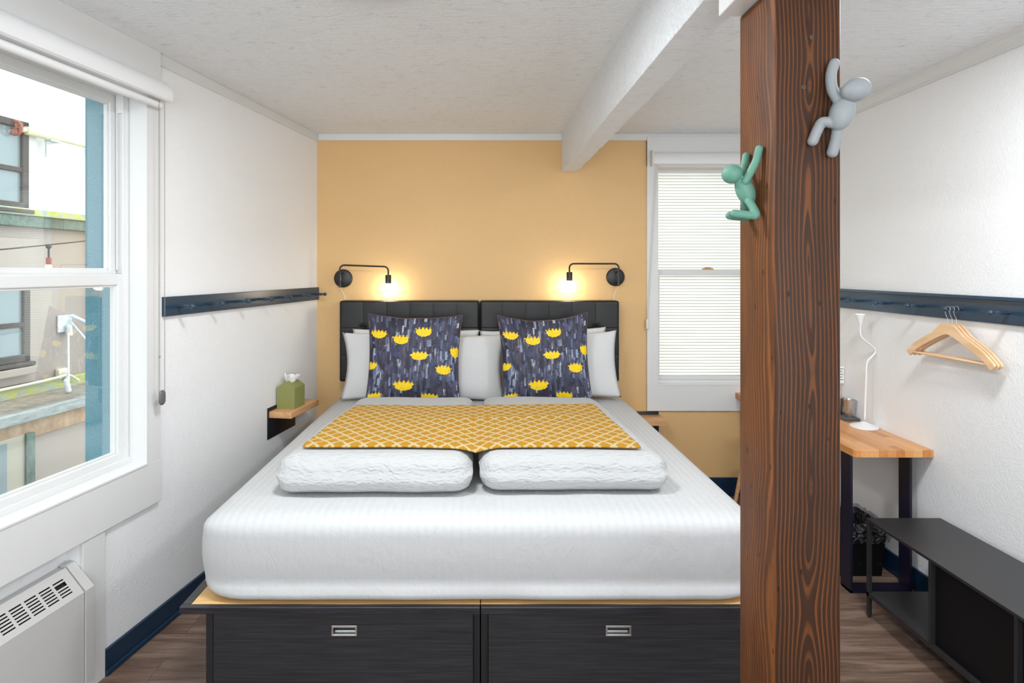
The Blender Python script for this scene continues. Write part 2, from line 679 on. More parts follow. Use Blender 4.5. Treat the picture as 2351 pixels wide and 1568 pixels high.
M_OAK = pale_wood('oiled_beech', srgb(204, 150, 100), srgb(226, 178, 130), (3, 40, 60))
M_HANGER = pale_wood('pale_hanger_beech', srgb(222, 180, 134), srgb(240, 208, 170), (60, 4, 20), .35)
M_GREEN = plain('olive_green_plastic', srgb(140, 144, 84), .5)
M_TISSUE = fabric('tissue_paper', (.86, .85, .84), .9, 500, .1, 30, .4)
M_HOOKG = plain('matte_sage_plastic', srgb(100, 150, 132), .6, (1200, .05, .0005))
M_HOOKW = plain('matte_grey_plastic', srgb(146, 151, 154), .6, (1200, .05, .0005))
M_LAMPW = plain('white_satin_plastic', (.82, .82, .83), .35)
M_CHAIN = plain('grey_bead_chain', (.30, .29, .28), .4, Metallic=.5)
M_CHAINCLR = plain('pale_bead_chain', (.62, .61, .58), .4)
M_WEIGHT = plain('grey_plastic_weight', (.13, .125, .12), .3)
M_CREAM = plain('cream_plastic', (.7, .68, .6), .4)
M_RAD = plain('off_white_enamel', (.54, .535, .52), .4, (500, .05, .0006))
M_DARK = plain('dark_void', (.01, .01, .01), .8)
M_CORD = plain('white_cord_plastic', (.8, .78, .72), .4)
M_CARD = plain('white_card', (.8, .8, .8), .5)
M_INK = plain('black_ink', (.02, .02, .02), .5)
M_TRAY = plain('dark_grey_tray', (.09, .095, .1), .5)
M_BIN = plain('black_plastic_bin', (.006, .006, .007), .5, Specular_IOR_Level=.2)


def emission(name, color, strength):
    g = G(name)
    g.fin((.9, .9, .9), .3, Emission_Color=color, Emission_Strength=strength)
    return g.m


M_BULB = emission('glowing_bulb', (1.0, .90, .70, 1), 19.0)
M_LED = emission('glowing_led_disc', (1.0, .97, .92, 1), 14.0)
M_STRBULB = emission('small_amber_bulb', (1.0, .62, .22, 1), 14.0)


def glass_mat(name, tint=(1, 1, 1), rough=0.0):
    g = G(name)
    tr = g.n('BsdfTransparent', Color=tint)
    gl = g.n('BsdfGlossy', Color=(1, 1, 1, 1), Roughness=rough)
    fr = g.n('Fresnel', IOR=1.45)
    mx = g.n('MixShader', i0=g.math('MULTIPLY', fr.outputs[0], .22), i1=tr, i2=gl)
    g.t.links.new(mx.outputs[0], g.out.inputs[0])
    return g.m


M_GLASS = glass_mat('clear_window_glass', (.97, .985, .98, 1))


def reeded_glass():
    g = G('reeded_privacy_glass')
    co = g.coord()
    s = g.n('SeparateXYZ', Vector=co)
    ph = g.math('FRACT', g.math('DIVIDE', s.outputs[2], .0215))
    line = g.math('LESS_THAN', g.math('ADD', ph, g.math('MULTIPLY', g.math('SUBTRACT', g.noise(g.coord(scale=(3, 3, 60)), 1.0, 3), .5), .25)), .24)
    col = g.mix(g.math('MULTIPLY', line, .9), (.70, .705, .69, 1), (.42, .43, .36))
    tl = g.n('BsdfTranslucent', Color=col)
    tr = g.n('BsdfTransparent', Color=col)
    mx = g.n('MixShader', i0=.35, i1=tl, i2=tr)
    df = g.n('BsdfGlossy', Color=(1, 1, 1, 1), Roughness=.3)
    mx2 = g.n('MixShader', i0=.05, i1=mx, i2=df)
    g.t.links.new(mx2.outputs[0], g.out.inputs[0])
    return g.m


M_REED = reeded_glass()


def liner_mat():
    g = G('clear_bin_liner')
    w = g.noise(g.coord(), 28, 4, .6, 1.5)
    b_ = g.bump(w, 1.0, .03)
    tr = g.n('BsdfTransparent', Color=(.75, .75, .78, 1))
    gl = g.n('BsdfGlossy', Color=(.9, .9, .95, 1), Roughness=.25, Normal=b_)
    mx = g.n('MixShader', i0=g.ramp(w, [(.45, (.03,) * 3), (.7, (.35,) * 3)]), i1=tr, i2=gl)
    g.t.links.new(mx.outputs[0], g.out.inputs[0])
    return g.m


M_LINER = liner_mat()

# exterior materials
M_TEAL = wall_paint('teal_stucco', srgb(92, 138, 152), .9)
M_EXTWHITE = wall_paint('white_stucco', (.66, .67, .655), .3)
M_EXTBEIGE = wall_paint('beige_stucco', srgb(160, 151, 142), .3)
M_EXTCREAM = wall_paint('cream_stucco', srgb(172, 168, 152), .3)


def moss_mat():
    g = G('mossy_ledge')
    n1 = g.noise(g.coord(scale=(9, 9, 22)), 1.0, 5, .65)
    c = g.ramp(n1, [(.38, srgb(150, 164, 162)), (.5, srgb(170, 178, 150)), (.6, srgb(178, 186, 92)), (.72, srgb(150, 162, 84))])
    return g.fin(c, .9)


M_MOSS = moss_mat()


def weathered(name, a, b_, sc=(10, 10, 6)):
    g = G(name)
    n1 = g.noise(g.coord(scale=sc), 1.0, 5, .7)
    return g.fin(g.ramp(n1, [(.35, a), (.7, b_)]), .8)


M_LEDGEDK = weathered('weathered_dark_green_fascia', srgb(66, 86, 78), srgb(122, 142, 132))
M_ROOF = weathered('wet_grey_roofing', srgb(120, 116, 108), srgb(160, 156, 146))
M_GUTTER = weathered('weathered_grey_gutter', srgb(130, 140, 140), srgb(176, 184, 180), (6, 6, 30))
M_BROWN = weathered('brown_fascia', srgb(150, 124, 96), srgb(186, 162, 136))
M_EXTFRAME = weathered('dark_grey_window_frame', srgb(58, 54, 52), srgb(92, 88, 84), (60, 60, 60))
M_EXTGLASS = plain('reflecting_window_glass', srgb(130, 146, 150), .08)
M_PIPE = weathered('algae_stained_white_pipe', srgb(206, 206, 190), srgb(226, 226, 160))
M_VALVE = plain('rusty_red_valve', srgb(166, 92, 74), .7)
M_GALV = weathered('galvanised_steel', srgb(190, 200, 204), srgb(226, 232, 234), (20, 20, 20))
M_GROUND = weathered('alley_concrete', srgb(128, 124, 118), srgb(164, 160, 152), (2, 2, 2))
M_WIRE = plain('dark_wire', (.05, .045, .04), .6)

# ================================================================== SETTING
# floor and ceiling
SL = 6.62
p0_, p1_ = lw(-.15, -.2, 0), lw(SL, -.2, 0)
ROOM = [(p0_.x, YB + .1), (p1_.x, YF - .1), (XR + .1, YF - .1), (XR + .1, YB + .1)]
b = B(); b.prism(ROOM, -.1, 0)
struct('floor', b, M_FLOOR)
b = B(); b.prism(ROOM, ZC, ZC + .15)
struct('ceiling', b, M_CEIL)

# left wall with the window opening and the recess of the convector
S0, S1, Z0, Z1 = 1.73, 3.08, .765, 2.37      # window opening
R0, R1, RZ = 2.066, 2.78, .585               # recess under the window
TH = -.24
b = B(LW)
b.box(-.12, S0, TH, 0, 0, ZC)
b.box(S1, SL, TH, 0, 0, ZC)
b.box(S0, S1, TH, 0, Z1, ZC)
b.box(S0, R0, TH, 0, 0, Z0)
b.box(R1, S1, TH, 0, 0, Z0)
b.box(R0, R1, TH, -.057, 0, Z0)
b.box(R0, R1, -.057, 0, RZ, Z0)
struct('wall_left', b, M_WALL)

# back wall: apricot field, window opening on the right
WX0, WX1, WZ0, WZ1 = 1.2526, 2.02, .783, 2.335
b = B()
b.box(-1.3, WX0, YB, YB + .2, 0, ZC)
b.box(WX1, XR + .1, YB, YB + .2, 0, ZC)
b.box(WX0, WX1, YB, YB + .2, 0, WZ0)
b.box(WX0, WX1, YB, YB + .2, WZ1, ZC)
struct('wall_back', b, M_YEL)
b = B(); b.box(XR, XR + .12, YF - .1, YB + .1, 0, ZC)
struct('wall_right', b, M_WALL)
b = B()
b.box(-2.4, -1.6, YF - .12, YF, 0, ZC)
b.box(1.8, XR + .1, YF - .12, YF, 0, ZC)
b.box(-1.6, 1.8, YF - .12, YF, 0, .65)
b.box(-1.6, 1.8, YF - .12, YF, 2.42, ZC)
struct('wall_front', b, M_WALL)
# unseen window added behind the camera to go with the rear fill
w = thing('added_window', None, None, (0.1, YF, .65), kind='structure')
b = B()
for x in (-1.6, -.5, .64, 1.74):
    b.box(x, x + .06, YF - .09, YF - .03, .65, 2.42)
b.box(-1.6, 1.8, YF - .09, YF - .03, .65, .71); b.box(-1.6, 1.8, YF - .09, YF - .03, 2.36, 2.42)
mesh_obj('window_frame', b, M_VINYL, w)  # frame of the added unseen window

# out-of-view fixtures added to house the two ceiling fill lights
for (lx_, ly_, e_), lab in zip(FILL_LAMPS, ('added round fill light, out of view above the foot of the bed', 'added round fill light, out of view between the beam and the right wall')):
    b = B(); b.lathe([(0, 0), (.19, 0), (.19, -.046), (.175, -.05), (0, -.05)], (lx_, ly_, ZC), seg=40)
    o = mesh_obj('added_ceiling_light', b, M_VINYL, None, True)
    tag(o, lab, 'added ceiling light', 'added fill fixtures')

# crown trims
b = B(LW); b.box(0, 1.645, 0, .010, 2.513, ZC, .003); b.box(3.17, SL, 0, .010, 2.513, ZC)
struct('trim_1', b, M_TRIM)
b = B(); b.box(-1.15, XR, YB - .011, YB, 2.519, ZC, .002)
struct('trim_2', b, M_TRIM)
b = B()
b.prism([(XR, ZC), (XR - .035, ZC), (XR - .03, ZC - .02), (XR - .012, ZC - .045), (XR - .012, ZC - .062), (XR, ZC - .062)], YF, YB - .012, 'y')
struct('trim_3', b, M_TRIM)
# baseboards
b = B(LW); b.box(.02, 1.957, 0, .015, .012, .10, .003); b.box(.02, 1.957, 0, .026, 0, .022, .006)
struct('baseboard_left', b, M_BASE)
b = B(); b.box(-1.1, XR - .02, YB - .015, YB, 0, .13, .003)
struct('baseboard_back', b, M_BASE)
b = B(); b.box(XR - .015, XR, YF, YB - .02, 0, .11, .003)
struct('baseboard_right', b, M_BASE)

# ---------------------------------------------------------------- window 1 (left wall)
w1 = thing('window_1', None, None, lw(2.4, 0, .6), LANG, kind='structure')
b = B(LW)
b.box(1.645, S0, 0, .02, Z0, 2.513, .002)
b.box(S1, 3.165, 0, .02, Z0, 2.513, .002)
b.box(1.645, 3.165, 0, .021, Z1, ZC, .002)
mesh_obj('window_casing', b, M_TRIM, w1)
b = B(LW); b.box(1.645, 3.165, 0, .021, .578, Z0, .002)
mesh_obj('window_apron', b, M_TRIM, w1)
b = B(LW)
b.box(S0 - .001, S0 + .004, -.065, .021, Z0, Z1)
b.box(S1 - .004, S1 + .001, -.065, .021, Z0, Z1)
b.box(S0, S1, -.065, .021, Z1 - .004, Z1 + .001)
mesh_obj('window_jamb', b, M_TRIM, w1)
b = B(LW)
b.box(S0 - .0, S1, -.07, .024, Z0 - .004, Z0 + .006, .002)
b.box(S0, S1, -.13, -.062, Z0 - .002, Z0 + .022, .003)
b.box(S0, S1, -.075, -.060, Z0, Z0 + .03, .003)
mesh_obj('window_sill', b, M_VINYL, w1)
b = B(LW)    # outer frame with the sash tracks
for sa, sb in ((S0 + .004, S0 + .022), (S1 - .022, S1 - .004)):
    b.box(sa, sb, -.145, -.065, Z0, Z1, .002)
b.box(S0 + .02, S0 + .034, -.105, -.099, 1.60, Z1, .001)
b.box(S0 + .02, S0 + .034, -.075, -.068, Z0 + .02, Z1, .001)
b.box(S0, S1, -.145, -.065, Z1 - .022, Z1, .002)
b.box(S0 + .018, S0 + .036, -.10, -.066, 2.27, 2.35, .001)
mesh_obj('window_frame', b, M_VINYL, w1)


def sash(sa, sb, za, zb, n0, n1, fs, ft, fb):
    b = B(LW)
    b.box(sa, sa + fs, n0, n1, za, zb, .004)
    b.box(sb - fs, sb, n0, n1, za, zb, .004)
    b.box(sa + fs - .004, sb - fs + .004, n0, n1, za, za + fb, .004)
    b.box(sa + fs - .004, sb - fs + .004, n0, n1, zb - ft, zb, .004)
    # glazing bead
    b.box(sa + fs - .002, sa + fs + .009, n0 + .004, n1 - .009, za + fb, zb - ft, .002)
    b.box(sb - fs - .009, sb - fs + .002, n0 + .004, n1 - .009, za + fb, zb - ft, .002)
    b.box(sa + fs, sb - fs, n0 + .004, n1 - .009, za + fb - .002, za + fb + .009, .002)
    b.box(sa + fs, sb - fs, n0 + .004, n1 - .009, zb - ft - .009, zb - ft + .002, .002)
    return b


fr = mesh_obj('lower_sash', sash(S0 + .024, S1 - .024, Z0 + .022, 1.583, -.10, -.072, .036, .046, .036), M_VINYL, w1)
b = B(LW); b.box(S0 + .055, S1 - .055, -.088, -.084, Z0 + .05, 1.545)
mesh_obj('glass_pane', b, M_GLASS, fr)
fr = mesh_obj('upper_sash', sash(S0 + .024, S1 - .024, 1.565, Z1 - .02, -.138, -.108, .036, .04, .034), M_VINYL, w1)
b = B(LW); b.box(S0 + .055, S1 - .055, -.125, -.121, 1.59, 2.32)
mesh_obj('glass_pane', b, M_GLASS, fr)
b = B(LW); b.box(2.325, 2.44, -.105, -.068, 1.583, 1.597, .005); b.box(2.36, 2.41, -.098, -.075, 1.596, 1.606, .004)
mesh_obj('sash_lock', b, M_VINYL, w1)

# side board of the recess under the window
b = B(LW); b.box(1.957, R0, 0, .015, 0, .578, .002)
struct('trim_4', b, M_TRIM)
# teal stucco outside, with its return into the opening
b = B(LW)
b.box(-.4, S0 + .022, TH - .02, TH, -2.6, 3.4)
b.box(S1 - .022, SL, TH - .02, TH, -2.6, 3.4)
b.box(S0 + .02, S1 - .02, TH - .02, TH, -2.6, Z0 - .005)
b.box(S0 + .02, S1 - .02, TH - .02, TH, Z1 + .005, 3.4)
b.box(S0 - .005, S0 + .024, TH - .022, -.145, Z0 - .03, Z1 + .03)
b.box(S1 - .024, S1 + .005, TH - .022, -.145, Z0 - .03, Z1 + .03)
b.box(S0, S1, TH - .022, -.145, Z0 - .03, Z0 - .004)
struct('wall_exterior', b, M_TEAL)

# ---------------------------------------------------------------- window 2 (back wall)
w2 = thing('window_2', None, None, (1.65, YB, .604), kind='structure')
b = B()
b.box(1.178, WX0, YB - .02, YB, WZ0, 2.519, .002)
b.box(WX1, 2.10, YB - .02, YB, WZ0, 2.519, .002)
b.box(1.178, 2.10, YB - .021, YB, WZ1, 2.545, .002)
mesh_obj('window_casing', b, M_TRIM, w2)
b = B(); b.box(1.178, 2.10, YB - .021, YB, .604, WZ0, .002)
mesh_obj('window_apron', b, M_TRIM, w2)
b = B()
b.box(WX0 - .001, WX0 + .004, YB - .02, YB + .06, WZ0, WZ1)
b.box(WX1 - .004, WX1 + .001, YB - .02, YB + .06, WZ0, WZ1)
b.box(WX0, WX1, YB - .02, YB + .06, WZ1 - .004, WZ1)
mesh_obj('window_jamb', b, M_TRIM, w2)
b = B(); b.box(WX0, WX1, YB - .022, YB + .07, WZ0 - .004, WZ0 + .012, .003); b.box(WX0, WX1, YB + .03, YB + .12, WZ0, WZ0 + .03, .003)
mesh_obj('window_sill', b, M_VINYL, w2)


def sash2(xa, xb, za, zb, y0, y1, fs, ft, fb):
    b = B()
    b.box(xa, xa + fs, y0, y1, za, zb, .003)
    b.box(xb - fs, xb, y0, y1, za, zb, .003)
    b.box(xa + fs - .003, xb - fs + .003, y0, y1, za, za + fb, .003)
    b.box(xa + fs - .003, xb - fs + .003, y0, y1, zb - ft, zb, .003)
    return b


fr = mesh_obj('lower_sash', sash2(WX0 + .006, WX1 - .006, WZ0 + .03, 1.605, YB + .045, YB + .075, .026, .04, .028), M_VINYL, w2)
b = B(); b.box(WX0 + .03, WX1 - .03, YB + .058, YB + .062, WZ0 + .055, 1.57)
mesh_obj('glass_pane', b, M_REED, fr)
fr = mesh_obj('upper_sash', sash2(WX0 + .004, WX1 - .004, 1.575, WZ1 - .004, YB + .078, YB + .105, .02, .02, .03), M_VINYL, w2)
b = B(); b.box(WX0 + .02, WX1 - .02, YB + .09, YB + .094, 1.60, 2.32)
mesh_obj('glass_pane', b, M_REED, fr)
b = B(); b.box(1.60, 1.67, YB + .035, YB + .075, 1.605, 1.613, .003); b.box(1.615, 1.655, YB + .04, YB + .07, 1.612, 1.622, .003)
mesh_obj('sash_lock', b, M_OAK, w2)

# ================================================================== BEAM AND POST
b = B()
bx = []
rnd = random.Random(4)
nseg = 60
# jagged lower right edge of the rough beam
def beam_fn(q):
    if q.x > .66 and q.z < 2.33:
        q.x += .014 * (mnoise.noise(Vector((q.y * 9, 3, 0)))) + .006 * mnoise.noise(Vector((q.y * 31, 3, 0)))
        q.z += .006 * (mnoise.noise(Vector((q.y * 14, 7, 0))))
    return q
b.rbox(.575, .688, YF, YB - .001, 2.296, ZC + .01, .004, (2, 160, 2), beam_fn)
beam = mesh_obj('ceiling_beam', b, M_CEIL, None, True, rotz=0)
tag(beam, 'rough white painted beam running along the ceiling above the bed', 'beam')

PX0, PX1, PY0, PY1, PZ = .637, .780, 1.318, 1.500, 2.222
post = thing('wooden_post', 'reddish brown stained square timber post standing right of the bed', 'post', ((PX0 + PX1) / 2, (PY0 + PY1) / 2, 0))
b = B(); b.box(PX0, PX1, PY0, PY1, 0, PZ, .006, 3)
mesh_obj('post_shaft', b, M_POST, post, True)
M_NAIL = plain('dull_nail_head', srgb(84, 70, 62), .5, Metallic=.6)
for (x, z) in ((.7155, 2.103), (.6985, 1.995)):
    b = B(); b.lathe([(0, 0), (.0055, 0), (.005, .0015), (0, .002)], (x, PY0 + .0005, z), (0, -1, 0), 16)
    mesh_obj('nail_head', b, M_NAIL, post, True)
b = B()
b.box(.585, .80, 1.18, 1.50, PZ, 2.296, .004)
sad = mesh_obj('post_cap', b, M_TRIM)
tag(sad, 'white block between the timber post and the ceiling beam', 'post cap')

# ================================================================== BED
ZM = .457      # platform top
HX = 1.021


def bed_base(x0, x1, label):
    cx = (x0 + x1) / 2
    t = thing('bed_base', label, 'bed base', (cx, 3.1, 0), group='platform halves under the mattress')
    left = x0 < -.5
    y0, y1 = 2.066, 4.25
    b = B()
    b.box(x0, x1, y0, y0 + .022, ZM - .024, ZM, .002)
    b.box(x0, x1, y1 - .02, y1, ZM - .024, ZM, .002)
    if left:
        b.box(x0, x0 + .032, y0 + .022, y1 - .02, ZM - .024, ZM, .002)
    else:
        b.box(x1 - .032, x1, y0 + .022, y1 - .02, ZM - .024, ZM, .002)
    mesh_obj('edge_frame', b, M_BLACKWOOD, t)
    b = B(); b.box(x0 + (.03 if left else .0), x1 - (0 if left else .03), y0 + .02, y1 - .02, ZM - .02, ZM - .001)
    mesh_obj('top_board', b, M_PLY, t)
    if left:
        dx0, dx1 = x0 + .108, x1 - .024
    else:
        dx0, dx1 = x0 + .026, x1 - .10
    b = B()
    if left:
        b.box(x0 + .083, dx0 - .002, 2.085, 4.2, 0, ZM - .024)
        b.box(dx1 + .002, x1 - .001, 2.112, 4.2, 0, ZM - .024)
    else:
        b.box(x0 + .001, dx0 - .002, 2.112, 4.2, 0, ZM - .024)
        b.box(dx1 + .002, x1 - .083, 2.085, 4.2, 0, ZM - .024)
    b.box(dx0, dx1, 4.15, 4.2, 0, ZM - .024)
    mesh_obj('side_panel', b, M_BLKMETAL, t)
    d = None
    b = B()
    # front with a pocket for the recessed pull
    hx = -.465 if left else .4715
    hz0, hz1 = .354, .382
    b.box(dx0, hx - .040, 2.085, 2.105, .03, ZM - .027)
    b.box(hx + .040, dx1, 2.085, 2.105, .03, ZM - .027)
    b.box(hx - .040, hx + .040, 2.085, 2.105, .03, hz0)
    b.box(hx - .040, hx + .040, 2.085, 2.105, hz1, ZM - .027)
    b.box(dx0 + .01, dx1 - .01, 2.105, 2.115, .03, hz0 - .01)
    d = mesh_obj('drawer', b, M_LAM, t)
    b = B()
    b.box(hx - .0435, hx + .0435, 2.081, 2.0848, hz0 - .004, hz0 + .001, .001)
    b.box(hx - .0435, hx + .0435, 2.081, 2.0848, hz1 - .004, hz1 + .004, .001)
    b.box(hx - .0435, hx - .037, 2.081, 2.0848, hz0, hz1 - .002, .001)
    b.box(hx + .037, hx + .0435, 2.081, 2.0848, hz0, hz1 - .002, .001)
    b.box(hx - .038, hx + .038, 2.1, 2.104, hz0, hz1)
    b.box(hx - .038, hx + .038, 2.084, 2.103, hz0 - .002, hz0 + .003)
    mesh_obj('recessed_pull', b, M_STEEL, d)
    b = B(); b.box(hx - .036, hx + .036, 2.095, 2.0995, hz0 + .009, hz1 - .004)
    mesh_obj('pull_recess', b, M_DARK, d)
    return t


bed_base(-HX, -.0015, 'left half of the black bed base with recessed metal drawer pull')
bed_base(.0015, HX, 'right half of the black bed base beside the timber post')

# mattress in a fitted sheet
def matt_fn(q):
    zz = (q.z - ZM) / .286
    k = 1 - .035 * max(0, (.55 - zz)) ** 1.2
    q.x *= k * (1 + .007 * math.sin(max(0, min(1, zz)) * PI))
    if q.y < 2.6:
        q.y += -.012 * math.sin(max(0, min(1, zz)) * PI)
    if q.y < 2.4:
        q.y -= .055 * max(0, 1 - zz / .2)
    if zz < .12:
        q.y += .006 * mnoise.noise(Vector((q.x * 5, 1.3, 0)))
    if zz > .5:
        q.z += .002 * mnoise.noise(Vector((q.x * 2.5, q.y * 2.5, 1)))
    return q


b = B(); b.rbox(-.985, .985, 2.108, 4.185, ZM + .001, ZM + .287, (.16, .08, .05), (60, 60, 12), matt_fn)
mt = mesh_obj('mattress', b, M_SHEET, None, 'all')
tag(mt, 'thick mattress in a white striped fitted sheet on the black bed base', 'mattress')
ZT = ZM + .288      # mattress top


# duvets, folded, one per side
def duvet_edges(left, y):
    t = (y - 2.29) / 1.2
    if left:
        return -.79 + .09 * t, -.031 - .004 * math.sin(y * 5)
    return -.003 + .005 * math.sin(y * 4 + 1), .735 - .075 * t


def duvet_thick(left, x, y):
    t = (y - 2.29) / 1.2
    return .150 - .012 * t + .010 * mnoise.noise(Vector((x * 2.6, y * 2.6, 5 if left else 9))) + (.012 if left else .0) * max(0, t - .6)


def duvet(left, label):
    Y0, Y1 = (2.28, 3.49) if left else (2.305, 3.52)

    def fn(q):
        u = (q.x + .5)           # 0..1
        v = (q.y - Y0) / (Y1 - Y0)
        xa, xb = duvet_edges(left, q.y)
        edge = .010 * mnoise.noise(Vector((q.y * 9, q.z * 9, 2))) + .006 * mnoise.noise(Vector((q.y * 22, q.z * 26, 4)))
        x = xa + (xb - xa) * u + edge * (1 if u > .5 else -1) * (abs(u - .5) * 2) ** 4
        th = duvet_thick(left, x, q.y)
        z = ZT + q.z * th
        yy = q.y + .012 * mnoise.noise(Vector((x * 6, q.z * 3, 8))) * (1 - v)
        s = 0.0
        return Vector((x, yy + s * .6, max(z, ZT + .002)))
    b = B()
    # x radius relative to the unit width, z relative to thickness
    b.rbox(-.5, .5, Y0, Y1, 0, 1.0, (.10, .085, .5), (120, 150, 8), fn)
    o = mesh_obj('duvet', b, M_DUVET, None, 'all', loc=(-.4 if left else .37, 2.9, ZT))
    return tag(o, label, 'duvet', 'folded duvets on the bed')


duvet(True, 'folded white seersucker duvet on the left side of the bed')
duvet(False, 'folded white seersucker duvet on the right side of the bed')


# knitted throw across both duvets
def throw_fn(u, v):
    yb = 3.12 + .03 * u
    yf = 2.40 + .02 * math.sin(u * 9) * .4
    y = yf + (yb - yf) * v
    xl = -.70 + .062 * v
    xr = .632 - .045 * v
    x = xl + (xr - xl) * u

    def top(left, x):
        xa, xb = duvet_edges(left, y)
        r = .10 * (xb - xa)
        th = duvet_thick(left, x, y)
        d = (xa + r - x) / r if left else (x - (xb - r)) / r
        d = max(0, min(1, d))
        return ZT + th * (.5 + .5 * math.sqrt(1 - d * d))
    m_ = max(0, min(1, (x + .117) / .2))
    m_ = m_ * m_ * (3 - 2 * m_)
    z = top(True, x) * (1 - m_) + top(False, x) * m_
    k = max(0, 1 - abs(x + .017) / .11)
    z -= (.006 + .012 * (1 - v) ** 3) * k * k
    wr = .004 * mnoise.noise(Vector((x * 4, y * 11, 3)))
    # a soft crease running across
    cr = .006 * math.exp(-((y - 2.83 - .06 * math.sin(x * 2.2)) / .022) ** 2) * max(0, 1 - abs(x - .1) / .45)
    end = -.006 * max(0, 1 - v / .04)
    return (x, y, z + .014 + wr * .6 + cr + end)


b = B()
top = b.grid(150, 90, lambda u, v: throw_fn(u, v))
bmesh.ops.recalc_face_normals(b.bm, faces=b.bm.faces[:])
o = mesh_obj('throw_blanket', b, M_THROW, None, 'all')
md = o.modifiers.new('thickness', 'SOLIDIFY'); md.thickness = .007; md.offset = 1.0
tag(o, 'mustard yellow throw with cream diamond lattice across both duvets', 'blanket')


# ---------------------------------------------------------------- pillows
def pillow_bm(W, H, T, n=40, ear=.05, seed=0, wr=.008, sag=0.0, face_n=None):
    b = B()
    vs = {}

    def pt(i, j, side):
        u = -1 + 2 * i / n
        v = -1 + 2 * j / n
        x = u * W / 2 * (1 - ear * (1 - v * v) ** 1.0)
        z = v * H / 2 * (1 - ear * 1.3 * (1 - u * u) ** 1.0)
        z -= sag * max(0, v) * (1 - u * u)
        e = max(0, (1 - u ** 2) * (1 - v ** 2))
        t = T / 2 * e ** .42
        w = wr * mnoise.noise(Vector((x * 6, z * 6, seed + side * 3))) * min(1, e * 3)
        cr = 0
        return Vector((x, side * (t + w), z + .004 * mnoise.noise(Vector((x * 9, seed, z * 2)))))
    for side in (-1, 1):
        for i in range(n + 1):
            for j in range(n + 1):
                bd = i in (0, n) or j in (0, n)
                key = (i, j, 0 if bd else side)
                if key not in vs:
                    q = pt(i, j, side)
                    if bd: q.y = 0
                    vs[key] = b.bm.verts.new(q)
        for i in range(n):
            for j in range(n):
                f = []
                for (a, c) in ((i, j), (i + 1, j), (i + 1, j + 1), (i, j + 1)):
                    bd = a in (0, n) or c in (0, n)
                    f.append(vs[(a, c, 0 if bd else side)])
                if side == 1: f = f[::-1]
                b.bm.faces.new(f)
    return b, vs


def place(b, loc, lean, roll=0, yaw=0):
    m = Matrix.Translation(Vector(loc)) @ Matrix.Rotation(yaw, 4, 'Z') @ Matrix.Rotation(-lean, 4, 'X') @ Matrix.Rotation(roll, 4, 'Y')
    b.bm.transform(m)
    for v in b.bm.verts:
        v.co.z = max(v.co.z, ZT + .002)
    return m


for (W, H, T, loc, lean, roll, seed, ear, label) in (
        (.86, .45, .10, (-.44, 4.128, ZT + .228), .08, .01, 11, .04, 'white pillow at the back left against the black headboard'),
        (.86, .45, .10, (.43, 4.128, ZT + .232), .08, -.03, 12, .05, 'white pillow at the back right against the black headboard'),
        (1.09, .44, .13, (-.372, 4.005, ZT + .220), .14, .012, 13, .075, 'wide white pillow in front on the left behind the flower cushion'),
        (.715, .44, .125, (.555, 4.012, ZT + .224), .14, -.045, 14, .075, 'white pillow in front on the right behind the flower cushion')):
    b, _ = pillow_bm(W, H, T, 40, ear, seed)
    place(b, loc, lean, roll)
    o = mesh_obj('pillow', b, M_PILLOW, None, 'all', loc=(loc[0], loc[1], ZT))
    tag(o, label, 'pillow', 'white pillows against the headboard')


